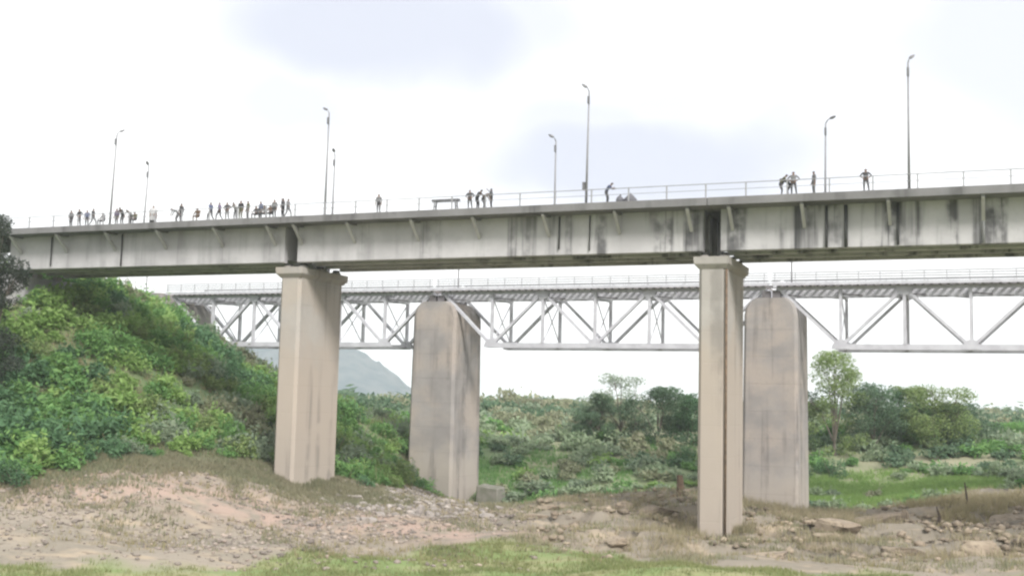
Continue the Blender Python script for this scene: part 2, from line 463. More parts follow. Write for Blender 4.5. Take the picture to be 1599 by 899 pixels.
m, nt, b = new_mat('river_bank_earth')
at_ = N(nt, 'ShaderNodeAttribute', attribute_name='cover')
sep = N(nt, 'ShaderNodeSeparateColor'); nt.links.new(at_.outputs['Color'], sep.inputs['Color'])
c = mixc(nt, nfac(nt, .11, .36, .62, coord='Object'), (.262, .228, .185), (.20, .178, .142))
c = mixc(nt, nfac(nt, .5, .5, .7, mscale=(.5, 1.4, 1)), c, (.33, .27, .20))
c = mixc(nt, nfac(nt, 1.6, .55, .75, mscale=(.6, 1.3, 1)), c, (.13, .105, .08))
c = mixc(nt, mul(nt, sep.outputs['Green'], nfac(nt, .6, .3, .6)), c, (.345, .255, .21))
veg_c = mixc(nt, nfac(nt, .09, .42, .6), (.085, .15, .055), (.14, .165, .08))
veg_c = mixc(nt, at_.outputs['Alpha'], veg_c, mixc(nt, nfac(nt, .07, .4, .62), (.17, .225, .11), (.25, .245, .16)))
c = mixc(nt, mul(nt, sep.outputs['Red'], .9), c, veg_c)
gr_c = mixc(nt, nfac(nt, .35, .4, .62, mscale=(.5, 1.3, 1)), (.16, .215, .08), (.25, .25, .13))
c = mixc(nt, sep.outputs['Blue'], c, gr_c)
nt.links.new(c, b.inputs['Base Color']); b.inputs['Roughness'].default_value = 1.0
bump(nt, b, 1.8, .6, .12)
M_ground = m
ground = link('ground', me, M_ground)
tag(ground, kind='structure')

# far hill behind the left bank
def build_hills():
    xs = np.linspace(-1300, 150, 220); ys = np.linspace(1350, 2050, 80)
    X, Y = np.meshgrid(xs, ys)
    crest = np.interp(xs, [-1300, -900, -600, -420, -362, -330, -290, -255, -237, -215, -190, -165, -140, -100, 0, 150], [30, 55, 80, 78, 76, 84, 94, 89, 86, 78, 63, 42, 22, 10, 4, 0])
    prof = np.clip(1 - np.abs((Y - 1620) / 270), 0, 1); prof = prof * prof * (3 - 2 * prof)
    Z = crest[None] * .9 * prof * (0.86 + .28 * fbm(X, Y, .012, 41)) + (fbm(X, Y, .05, 44) - .5) * 16 * prof + (fbm(X, Y, .2, 46, 2) - .5) * 5 * prof
    idx = np.arange(X.size).reshape(X.shape)
    Fq = np.stack([idx[:-1, :-1], idx[:-1, 1:], idx[1:, 1:], idx[1:, :-1]], -1).reshape(-1, 4)
    o = link('hills', mesh_np('hills', np.stack([X, Y, Z + 3], -1).reshape(-1, 3), Fq, True),
             simple('haze_tinted_scrub_hillside', (.065, .095, .11), (.11, .13, .14), .03, 1.0))  # distance haze painted into the scrub as a bluish base colour
    tag(o, kind='structure')
build_hills()

# ------------------------------------------------------------------ road bridge (local x along the deck, local y across, z up)
ANG = math.atan2(-0.3786, 0.9256)
E_, N_ = Vector((0.9256, -0.3786, 0)), Vector((0.3786, 0.9256, 0))
P0 = Vector((15.27, 86.12, 0))
def BW(s, off, z=0.0): return P0 + E_ * s + N_ * off + Vector((0, 0, z))
def gz_b(s, off): p = BW(s, off); return zt(p.x, p.y)

bridge = tag(empty('road_bridge', P0, ANG), 'stained grey concrete road bridge with box girders on tall rectangular piers, in front', 'bridge')
DECK, SLAB_B, SOF = 26.48, 25.86, 22.60
PIERS = [-38.75, -0.70, 37.35]
ENDS = [-72.5] + PIERS + [75.4]
W = 11.7
brk = {0: [-70.3, -64.5, -58.5, -52.5, -46.1, -40.4], 1: [-37.6, -32.2, -26.0, -20.3, -14.1, -8.1, -2.3], 2: [0.9, 6.3, 12.4, 18.7, 24.9, 31.1, 35.9], 3: [39.0, 45.2, 51.4, 57.6, 63.8, 70.0]}
brk_me = None
for k in range(4):
    a, b2 = ENDS[k] + (.0 if k == 0 else .02), ENDS[k+1] - .02
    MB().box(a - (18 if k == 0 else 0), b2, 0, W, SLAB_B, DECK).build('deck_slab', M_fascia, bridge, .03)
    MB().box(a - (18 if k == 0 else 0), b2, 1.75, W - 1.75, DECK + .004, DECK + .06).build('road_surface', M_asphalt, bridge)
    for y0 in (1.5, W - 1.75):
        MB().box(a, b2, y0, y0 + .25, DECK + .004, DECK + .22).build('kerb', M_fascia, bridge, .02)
    ga, gb = ENDS[k] + .68, ENDS[k+1] - .68
    # four deep beams side by side under the slab, tied by diaphragms; the outer one carries the brackets
    g = None
    for q in range(4):
        y0 = 1.9 + q * 2.46
        sec = [(y0, SLAB_B + .06), (y0, SOF + .06), (y0 + .06, SOF), (y0 + .46, SOF), (y0 + .52, SOF + .06), (y0 + .52, SLAB_B + .06)]
        o = MB().loft([[(s_, y, z) for y, z in sec] for s_ in (ga, gb)]).build('girder', M_girder, bridge)
        if g is None: g = o
    for d_ in range(7):
        sd_ = ga + .15 + (gb - ga - .6) * d_ / 6
        for q in range(3):
            MB().box(sd_, sd_ + .3, 2.421 + q * 2.46, 4.359 + q * 2.46, SOF + .35, SLAB_B + .01).build('diaphragm', M_girder, bridge)
    for s_ in brk[k]:
        for side in (0, 1):
            Y = lambda v: v if side == 0 else W - v
            MB().bar((s_, Y(.30), SLAB_B - .06), (s_, Y(1.93), SLAB_B - 1.62), .30, .24, (1, 0, 0)).build('bracket', M_strut, g, .02)
            MB().box(s_ - .13, s_ + .13, min(Y(.2), Y(1.9)), max(Y(.2), Y(1.9)), SLAB_B - .16, SLAB_B + .02).build('slab_rib', M_fascia, g)
# dark drain pipes down the web and one pale one
for s_, m_, zb, w_ in ((-57.7, M_pipe, SOF + .1, .16), (-13.2, M_pipe, SOF + .5, .15), (-10.6, M_pipe, SOF + .3, .11), (7.9, M_pipe, SOF + .05, .2), (9.3, M_pipe, SOF + .05, .26), (12.95, M_pipe, SOF + .1, .18), (18.7, M_rail_paint, SOF + .1, .2), (-66.4, M_pipe, SOF + .3, .14), (26.5, M_pipe, SOF + .2, .16)):
    MB().tube([(s_, 1.78, SLAB_B - .1), (s_, 1.78, zb)], w_ / 2, 8).build('drain_pipe', m_, bridge, 0, True)

def road_pier(s_, zb):
    hw, y0, y1 = 1.05, 2.0, 9.4
    top = 21.25
    # shaft with recessed pour joints
    rings, z = [], zb
    def ring(z, i): return [(s_ - hw + i, y0 + .25 + i, z), (s_ - hw + .25 + i, y0 + i, z), (s_ + hw - .25 - i, y0 + i, z), (s_ + hw - i, y0 + .25 + i, z), (s_ + hw - i, y1 - .25 - i, z), (s_ + hw - .25 - i, y1 - i, z), (s_ - hw + .25 + i, y1 - i, z), (s_ - hw + i, y1 - .25 - i, z)]
    rings.append(ring(zb, 0)); z = top - 2.4 * math.floor((top - zb) / 2.4)
    while z < top - .5:
        if z > zb + .3: rings += [ring(z - .03, 0), ring(z - .012, .011), ring(z + .012, .011), ring(z + .03, 0)]
        z += 2.4
    rings.append(ring(top, 0))
    p = MB().loft(rings).build('pier', M_pier, bridge)
    def cr(z, g): return [(s_ - hw - g, y0 - g, z), (s_ + hw + g, y0 - g, z), (s_ + hw + g, y1 + g, z), (s_ - hw - g, y1 + g, z)]
    MB().loft([cr(21.25, .0), cr(21.62, .32), cr(22.18, .36)]).build('pier_cap', M_pier, p, .03)
    for q in (-.78, .78):
        for y in (2.9, 5.7, 8.5):
            MB().box(s_ + q - .3, s_ + q + .3, y - .35, y + .35, 22.17, 22.42).build('bearing_pedestal', M_pier, p, .02)
            MB().box(s_ + q - .22, s_ + q + .22, y - .26, y + .26, 22.42, 22.61).build('bearing', M_bearing, p)
    return p
for s_ in PIERS:
    p_ = road_pier(s_, min(gz_b(s_, 2), gz_b(s_, 9.4)) - 2.0)
    if s_ == PIERS[1]: MB().tube([(s_ + 1.12, 2.02, 21.2), (s_ + 1.12, 2.02, .4)], .09, 8).build('drain_pipe', M_stump, p_, 0, True)
# abutment on the embankment
ab = MB().box(-80, -71.2, 1.2, W - 1.2, 14, 22.15).build('abutment', M_girder, bridge, .05)
MB().box(-80, -73.4, .3, 1.19, 15, 25.8).build('wing_wall', M_girder, ab, .04)
for y in (2.9, 5.7, 8.5):
    MB().box(-72.2, -71.5, y - .35, y + .35, 22.15, 22.61).build('bearing_pedestal', M_pier, ab, .02)
# railings along both edges
for y in (.28, W - .28):
    rl = empty('railing', (0, y, DECK), 0, bridge)
    pm = MB().box(-.05, .05, -.045, .045, 0, 1.1).mesh('post')
    pm.materials.append(M_rail_paint)
    s_ = -71.0
    while s_ < 75:
        o = link('post', pm, None, rl); o.location = (s_, 0, 0); s_ += 3.05
    for h, w_ in ((1.08, .035), (.6, .022)):
        MB().tube([(-72, 0, h), (75.3, 0, h)], w_, 8).build('rail', M_rail_paint, rl)

# ------------------------------------------------------------------ railway bridge
RB = 40.0
rail = tag(empty('railway_bridge', P0 + N_ * RB, ANG), 'silver steel deck truss railway bridge on thick concrete piers, behind the road bridge', 'bridge')
TT, TB, PL, TW_ = 23.72, 17.22, 6.4, 6.0
def ibar(name, a, b2, w, h, parent, mat=M_steel):
    return MB().bar(a, b2, w, h, (0, 1, 0) if abs(Vector(b2)[2] - Vector(a)[2]) > 1 else (0, 0, 1)).build(name, mat, parent)
def truss_span(s0):
    sp = empty('truss_span', (s0, 0, 0), 0, rail)
    X = [i * PL for i in range(7)]
    zt_, zb_ = TT - .28, TB + .03
    for y in (0, TW_):
        MB().box(-.3, 6 * PL + .3, y - .22, y + .22, zt_ - .12, zt_ + .24).build('top_chord', M_steel, sp)
        MB().box(PL - .5, 5 * PL + .5, y - .22, y + .22, zb_ - .3, zb_ + .3).build('bottom_chord', M_steel, sp)
        for i in range(1, 6):
            ibar('vertical', (X[i], y, zb_ + .2), (X[i], y, zt_ - .1), .30, .44, sp)
        seq = [((0, zt_), (1, zb_), .55), ((1, zb_), (2, zt_), .52), ((2, zt_), (3, zb_), .48), ((3, zb_), (4, zt_), .48), ((4, zt_), (5, zb_), .52), ((5, zb_), (6, zt_), .55)]
        for (i, za), (j, zb2), w in seq:
            ibar('diagonal', (X[i], y + .012, za), (X[j], y + .012, zb2), .30, w, sp)
        for i in range(7):
            if i in (0, 6): continue
            zc = zb_ if i % 2 else zt_
            sg = 1 if i % 2 else -1
            for dy in (-.24, .24):
                mb = MB(); P = [(-.95, -.22), (.95, -.22), (.8, .25), (.35, .75), (-.35, .75), (-.8, .25)]
                r = [[(X[i] + p[0], y + dy + t, zc + sg * p[1]) for p in P] for t in (-.012, .012)]
                mb.loft(r).build('gusset_plate', M_steel, sp)
    for i in range(7):
        MB().box(X[i] - .15, X[i] + .15, .22, TW_ - .22, zt_ - .75, zt_ - .02).build('cross_beam', M_steel, sp)
        if 0 < i < 6:
            MB().box(X[i] - .1, X[i] + .1, .22, TW_ - .22, zb_ - .1, zb_ + .1).build('bottom_strut', M_steel, sp)
            ibar('sway_brace', (X[i], .2, zb_ + .3), (X[i], TW_ - .2, zt_ - .9), .1, .1, sp)
            ibar('sway_brace', (X[i] + .11, TW_ - .2, zb_ + .3), (X[i] + .11, .2, zt_ - .9), .1, .1, sp)
        if i < 6:
            MB().bar((X[i] + .15, .3, zt_ - .6), (X[i+1] - .15, TW_ - .3, zt_ - .6), .12, .12).build('lateral_brace', M_steel_dark, sp)
            if 0 < i < 5:
                MB().bar((X[i] + .15, .3, zb_), (X[i+1] - .15, TW_ - .3, zb_), .12, .12).build('lateral_brace', M_steel, sp)
    for y in (2.1, 3.9):
        MB().box(-.3, 6 * PL + .3, y - .16, y + .16, zt_ - .68, zt_ + .2).build('stringer', M_steel, sp)
    sm = MB().box(-.12, .12, -.1, TW_ + .1, TT + 0, TT + .2).mesh('sleeper'); sm.materials.append(M_wood)
    for i in range(48):
        o = link('sleeper', sm, None, sp); o.location.x = i * .815
    for y in (2.16, 3.84):
        MB().box(-.6, 6 * PL + .6, y - .035, y + .035, TT + .2, TT + .36).build('running_rail', M_steel_dark, sp)
    for y in (-.9, TW_ + .9):
        y1_, y2_ = (-1.1, -.1) if y < 0 else (TW_ + .1, TW_ + 1.1)
        MB().box(-.6, 6 * PL + .6, y1_, y2_, TT + .205, TT + .27).build('walkway', M_steel, sp)
        yy = -1.08 if y < 0 else TW_ + 1.08
        MB().box(-.6, 6 * PL + .6, yy - .08, yy - .03, TT + .0, TT + .34).build('walkway_edge', M_steel, sp)
        pm_ = MB().box(-.03, .03, -.03, .03, 0, 1.08).mesh('walkway_post'); pm_.materials.append(M_rail_paint)
        for i in range(19):
            o = link('walkway_post', pm_, None, sp); o.location = (-.3 + i * 2.16, yy, TT + .27)
        for h in (.3, .56, .82, 1.08):
            MB().tube([(-.6, yy, TT + .27 + h), (6 * PL + .6, yy, TT + .27 + h)], .055, 6).build('handrail', M_rail_paint, sp)
for s0 in (-81.7, -41.7, -1.7, 38.3): truss_span(s0)

def rail_pier(s_, zb):
    rings = []
    def ring(z, i=0.0, sh=0.0):
        t = (22.3 - z) / 22.0
        hw, y0, y1 = 2.82 + .16 * t - i - sh, -.9 - .25 * t + i, 6.9 + .25 * t - i
        c_ = .3
        return [(s_ - hw, y0 + c_, z), (s_ - hw + c_, y0, z), (s_ + hw - c_, y0, z), (s_ + hw, y0 + c_, z), (s_ + hw, y1 - c_, z), (s_ + hw - c_, y1, z), (s_ - hw + c_, y1, z), (s_ - hw, y1 - c_, z)]
    rings.append(ring(zb)); z = 1.6
    while z < 20.0:
        if z > zb + .3: rings += [ring(z - .03), ring(z - .012, .02), ring(z + .012, .02), ring(z + .03)]
        z += 2.9
    for z, sh in ((20.6, 0), (21.3, .12), (21.9, .45), (22.25, .85), (22.45, 1.15)): rings.append(ring(z, 0, sh))
    p = MB().loft(rings).build('pier', M_railpier, rail)
    for q in (-.55, .55):
        for y in (0, TW_):
            MB().box(s_ + q - .42, s_ + q + .42, y - .4, y + .4, 22.44, TT - .5).build('bearing', M_steel_dark, p)
for s_ in (-42.5, -2.5, 37.5): rail_pier(s_, min(gz_b(s_, 39), gz_b(s_, 47)) - 2)
ab = MB().loft([[(-90, -1.5, z), (-81.2 + (22.5 - z) * .12, -1.5, z), (-81.2 + (22.5 - z) * .12, 7.5, z), (-90, 7.5, z)] for z in (12.0, 22.9)]).build('abutment', M_railpier, rail, .06)
MB().box(-90, -83.0, -1.2, 7.2, 22.9, 24.0).build('ballast_wall', M_railpier, ab, .05)
MB().box(-125, -83, 2.12, 2.2, 24.05, 24.15).build('running_rail', M_steel_dark, rail)
MB().box(-125, -83, 3.80, 3.88, 24.05, 24.15).build('running_rail', M_steel_dark, rail)
# masts standing on the railway deck
for s_, lab in ((-86.0, 'slim dark mast beside the railway, seen above the leafy embankment'), (-39.6, 'slim dark mast on railway bridge above the pier between the road piers'), (-.3, 'slim dark mast on railway bridge just right of the second road pier'), (-92.0, 'thin dark mast standing leftmost beyond the embankment crest')):
    p = BW(s_, RB - .55, TT + .27)
    t = tag(empty('railway_mast', p, ANG), lab, 'mast', 'masts along the railway')
    MB().tube([(0, 0, -.02 if s_ > -80 else -4.5), (0, 0, 5.6)], [.09, .06], 8).build('pole', M_steel_dark, t)
    MB().bar((0, 0, 5.1), (0, 2.6, 5.3), .06, .06).build('cantilever_arm', M_steel_dark, t)
    MB().bar((0, 0, 4.5), (0, 1.9, 5.22), .04, .04).build('stay', M_steel_dark, t)
    MB().box(-.16, .16, -.16, .16, -.0, .04).build('base_plate', M_steel_dark, t)

# ------------------------------------------------------------------ street lights on the deck
def street_light(s_, off, top_z, arm, lean, label, box=False):
    """arm: (along, across) reach of the lamp arm; lean: sideways drift of the top along the deck"""
    t = tag(empty('street_light', BW(s_, off, DECK), ANG), label, 'street light', 'street lights on the road bridge')
    h = top_z - DECK
    MB().tube([(0, 0, 0), (lean * .4, 0, h * .4), (lean, 0, h - .35)], [.11, .085, .06], 10).build('pole', M_pole, t, 0, True)
    MB().box(-.2, .2, -.2, .2, 0, .05).build('base_plate', M_pole, t)
    ax, ay = arm[0] * .6, arm[1] * .6
    a = (lean, 0, h - .38); q = (lean + ax * .5, ay * .5, h - .1); r = (lean + ax, ay, h)
    ar = MB().tube([a, q, r], [.05, .045, .04], 8).build('lamp_arm', M_pole, t, 0, True)
    d = Vector((ax, ay, .12)).normalized(); c0 = Vector(r)
    side = d.cross(Vector((0, 0, 1))).normalized(); up = side.cross(d)
    rings = []
    for k, (u, w, hh) in enumerate(((-.05, .07, .06), (.1, .15, .12), (.32, .16, .12), (.5, .08, .06))):
        c = c0 + d * u
        rings.append([c + side * (w * i) + up * (hh * j) for i, j in ((-1, -.5), (-.6, .8), (.6, .8), (1, -.5))])
    hd = MB().loft(rings).build('lamp_head', M_lamp, t, .01)
    c = c0 + d * .2 - up * .065
    MB().loft([[c + side * (.1 * i) + d * (.14 * j) + up * z for i, j in ((-1, -1), (1, -1), (1, 1), (-1, 1))] for z in (-.03, .0)]).build('lens', M_glass, hd)
    MB().box(lean - .09, lean + .09, -.2, -.05, h - 1.35, h - .75).build('junction_box', M_lamp, t, .01)
    if box: MB().box(-.3, -.08, -.16, .16, 1.15, 1.8).build('control_box', M_lamp, t, .01)
street_light(-58.4, .75, 35.6, (.25, .35), .25, 'tall thin street light nearest the left end of the bridge, near kerb')
street_light(-34.7, .75, 36.0, (-.45, .1), .05, 'tall street light on near kerb just right of the first road pier')
street_light(-10.6, .75, 36.0, (-.3, -.1), .1, 'tall street light with control box on its pole, near kerb mid bridge', True)
street_light(13.8, .75, 36.2, (.2, .2), 0, 'tallest street light, rightmost on the bridge near kerb')
street_light(-63.0, 10.9, 34.6, (.1, -.3), .3, 'short-looking street light on far kerb, leftmost of the far row')
street_light(-40.1, 10.9, 34.6, (.1, -.4), .05, 'far kerb street light right beside the pole over the first road pier')
street_light(-17.0, 10.9, 34.6, (-.35, -.2), 0, 'far kerb street light mid bridge, left of the pole with control box')
street_light(6.7, 10.9, 34.6, (.6, -.1), .05, 'far kerb street light with arm to the right, left of the tallest one')

# ------------------------------------------------------------------ people on the bridge
MATIX = {}
def skin_body(J, Ed, cls, rad, name):
    me = bpy.data.meshes.new(name)
    keys = list(J); ix = {k: i for i, k in enumerate(keys)}
    me.from_pydata([J[k] for k in keys], [(ix[a], ix[b]) for a, b in Ed], [])
    o = bpy.data.objects.new(name, me); COL.objects.link(o)
    o.modifiers.new('skin', 'SKIN')
    if not me.skin_vertices: me.skin_vertices.new()
    for k in keys:
        sv = me.skin_vertices[0].data[ix[k]]
        r = rad[k]; sv.radius = r if isinstance(r, tuple) else (r, r); sv.use_root = (k == 'pelvis')
    sb = o.modifiers.new('sub', 'SUBSURF'); sb.levels = 1; sb.render_levels = 1
    dg = bpy.context.evaluated_depsgraph_get()
    out = bpy.data.meshes.new_from_object(o.evaluated_get(dg))
    bpy.data.objects.remove(o)
    bm = bmesh.new(); bm.from_mesh(out)
    # fingers: four of unequal length and a thumb from the side of the palm, rooted inside the hand
    for sx in ('L', 'R'):
        w, p = Vector(J['wrist' + sx]), Vector(J['hand' + sx])
        d = (p - w).normalized(); sd_ = d.orthogonal().normalized(); fr = d.cross(sd_)
        for i, ln in enumerate((.07, .08, .075, .058)):
            a = p + sd_ * (.017 * (i - 1.5)); mid = a + d * ln * .55; tip = a + d * ln + fr * .02
            mb = MB(); mb.bm.free(); mb.bm = bm; mb.tube([a - d * .02, mid, tip], [.01, .009, .007], 5)
        a = p + sd_ * .03 - d * .03
        mb = MB(); mb.bm.free(); mb.bm = bm; mb.tube([a - sd_ * .015, a + sd_ * .025 + d * .02, a + sd_ * .03 + d * .05], [.011, .01, .008], 5)
    hm, hl = Vector(J['head']), Vector(J['chin'])
    fw = Vector(J['face']) if 'face' in J else Vector((0, 1, 0))
    mb = MB(); mb.bm.free(); mb.bm = bm
    mb.tube([hm + fw * .07 + Vector((0, 0, .01)), hm + fw * .10 - Vector((0, 0, .03))], [.008, .016], 5)
    for sx in (-1, 1):
        e_ = hm + fw.cross(Vector((0, 0, 1))) * (.085 * sx)
        mb.tube([e_ + Vector((0, 0, .03)), e_ - Vector((0, 0, .03))], [.014, .01], 5)
    bm.to_mesh(out); bm.free()
    # garment per face: nearest joint decides
    P = np.array([J[k] for k in keys]); C_ = np.array([p.center for p in out.polygons])
    near = np.argmin(((C_[:, None] - P[None]) ** 2).sum(-1), 1)
    mi = np.array([cls[keys[k]] for k in near], dtype=np.int32)
    head = np.array(J['head'])
    hairm = np.isin(near, [ix['head'], ix['crown']]) & (((C_ - head) @ np.array(fw) < .035) | (C_[:, 2] > head[2] + .05)) & (C_[:, 2] > head[2] - .05)
    mi[hairm] = 3
    out.polygons.foreach_set('material_index', mi); out.polygons.foreach_set('use_smooth', np.ones(len(mi), dtype=bool))
    MATIX[name] = mi
    return out

BASE = dict(pelvis=(0, 0, .93), spine=(0, 0, 1.12), chest=(0, 0, 1.30), neck=(0, 0, 1.45), chin=(0, .015, 1.52), head=(0, .02, 1.59), crown=(0, .0, 1.67),
            shL=(-.17, 0, 1.39), elL=(-.23, -.02, 1.13), wristL=(-.25, .05, .89), handL=(-.25, .07, .82), shR=(.17, 0, 1.39), elR=(.23, -.02, 1.13), wristR=(.25, .05, .89), handR=(.25, .07, .82),
            hipL=(-.09, 0, .88), knL=(-.10, .02, .49), anL=(-.10, -.02, .09), toeL=(-.12, .14, .04), hipR=(.09, 0, .88), knR=(.10, .02, .49), anR=(.10, -.02, .09), toeR=(.12, .14, .04))
EDG = [('pelvis', 'spine'), ('spine', 'chest'), ('chest', 'neck'), ('neck', 'chin'), ('chin', 'head'), ('head', 'crown')]
for x in 'LR': EDG += [('chest', 'sh' + x), ('sh' + x, 'el' + x), ('el' + x, 'wrist' + x), ('wrist' + x, 'hand' + x), ('pelvis', 'hip' + x), ('hip' + x, 'kn' + x), ('kn' + x, 'an' + x), ('an' + x, 'toe' + x)]
RAD = dict(pelvis=(.15, .11), spine=(.14, .10), chest=(.16, .11), neck=.06, chin=.065, head=(.08, .095), crown=.055)
CLS = dict(pelvis=2, spine=1, chest=1, neck=0, chin=0, head=0, crown=3)
for x in 'LR':
    RAD.update({'sh' + x: .065, 'el' + x: .045, 'wrist' + x: .03, 'hand' + x: (.035, .02), 'hip' + x: .095, 'kn' + x: .062, 'an' + x: .042, 'toe' + x: .038})
    CLS.update({'sh' + x: 1, 'el' + x: 1, 'wrist' + x: 0, 'hand' + x: 0, 'hip' + x: 2, 'kn' + x: 2, 'an' + x: 2, 'toe' + x: 3})
def pose(**kw):
    J = dict(BASE); J.update(kw); return J
POSES = {
 'stand': pose(),
 'walk': pose(knL=(-.10, .20, .52), anL=(-.10, .24, .10), toeL=(-.11, .39, .06), knR=(.10, -.04, .49), anR=(.10, -.28, .14), toeR=(.11, -.16, .04), elL=(-.22, -.14, 1.15), wristL=(-.22, -.12, .92), handL=(-.22, -.10, .85), elR=(.22, .07, 1.14), wristR=(.22, .24, .98), handR=(.22, .29, .93)),
 'lean': pose(pelvis=(0, -.12, .92), spine=(0, -.03, 1.10), chest=(0, .10, 1.26), neck=(0, .20, 1.38), chin=(0, .26, 1.43), head=(0, .30, 1.49), crown=(0, .31, 1.57), shL=(-.17, .14, 1.33), elL=(-.22, .24, 1.12), wristL=(-.18, .42, 1.13), handL=(-.17, .48, 1.14), shR=(.17, .14, 1.33), elR=(.22, .24, 1.12), wristR=(.18, .42, 1.13), handR=(.17, .48, 1.14), hipL=(-.09, -.11, .88), hipR=(.09, -.11, .88)),
 'hips': pose(elL=(-.36, -.06, 1.18), wristL=(-.19, .07, 1.02), handL=(-.14, .10, .98), elR=(.36, -.06, 1.18), wristR=(.19, .07, 1.02), handR=(.14, .10, .98), knL=(-.15, .02, .49), anL=(-.19, -.02, .09), toeL=(-.23, .14, .04)),
 'bend': pose(pelvis=(0, -.18, .90), spine=(0, -.05, 1.06), chest=(0, .16, 1.18), neck=(0, .30, 1.24), chin=(0, .37, 1.25), head=(0, .44, 1.28), crown=(0, .49, 1.34), shL=(-.17, .22, 1.22), elL=(-.21, .32, .98), wristL=(-.19, .42, .78), handL=(-.18, .45, .71), shR=(.17, .22, 1.22), elR=(.21, .32, .98), wristR=(.19, .42, .78), handR=(.18, .45, .71), hipL=(-.09, -.16, .86), hipR=(.09, -.16, .86)),
 'point': pose(elR=(.30, .18, 1.46), wristR=(.34, .36, 1.62), handR=(.35, .41, 1.68)),
 'sit': pose(pelvis=(0, -.05, .52), spine=(0, -.06, .70), chest=(0, 0, .88), neck=(0, .05, 1.03), chin=(0, .08, 1.09), head=(0, .1, 1.16), crown=(0, .09, 1.24), shL=(-.17, 0, .97), elL=(-.22, .12, .74), wristL=(-.16, .32, .64), handL=(-.14, .38, .62), shR=(.17, 0, .97), elR=(.22, .12, .74), wristR=(.16, .32, .64), handR=(.14, .38, .62), hipL=(-.1, .02, .50), knL=(-.14, .42, .50), anL=(-.14, .40, .09), toeL=(-.15, .55, .04), hipR=(.1, .02, .50), knR=(.14, .42, .50), anR=(.14, .40, .09), toeR=(.15, .55, .04)),
}
BODY = {k: skin_body(J, EDG, CLS, RAD, 'body_' + k) for k, J in POSES.items()}
robe_r = dict(RAD); robe_r.update(dict(pelvis=(.34, .26), spine=(.32, .24), chest=(.28, .2), hipL=.24, hipR=.24, knL=.23, knR=.23, anL=.2, anR=.2, shL=.13, shR=.13, elL=.12, elR=.12))
BODY['robe'] = skin_body(POSES['stand'], EDG, {**CLS, 'hipL': 1, 'hipR': 1, 'pelvis': 1, 'knL': 1, 'knR': 1, 'anL': 1, 'anR': 1}, robe_r, 'body_robe')
def cloth(nm, c): return simple(nm, c, tuple(v * .75 for v in c), 6, .9)
C_skin = simple('brown_skin', (.17, .10, .07), (.14, .085, .06), 8, .6)
C_hair = simple('black_hair', (.015, .014, .013), None, 20, .6)
CL = {'black': cloth('black_cloth', (.025, .025, .028)), 'charcoal': cloth('charcoal_cloth', (.06, .06, .065)), 'grey': cloth('grey_cloth', (.17, .17, .175)), 'pale': cloth('pale_cloth', (.45, .45, .46)),
      'blue': cloth('dull_blue_cloth', (.09, .11, .19)), 'violet': cloth('dull_violet_cloth', (.13, .10, .18)), 'olive': cloth('olive_cloth', (.10, .10, .06)), 'brown': cloth('brown_cloth', (.12, .08, .055))}
def person(s_, off, ps, face, shirt, trs, label, sc=1.0, z=None, group='people on the road bridge'):
    me_ = BODY[ps].copy()
    for m_ in (C_skin, CL[shirt], CL[trs], C_hair): me_.materials.append(m_)
    me_.polygons.foreach_set('material_index', MATIX['body_' + ps])
    o = link('person', me_); o.location = BW(s_, off, DECK + .004) if z is None else (s_, off, z)
    o.rotation_euler = (0, 0, ANG + math.radians(face)); o.scale = (sc * 1.18, sc * 1.18, sc * 1.04)
    return tag(o, label, 'person', group)
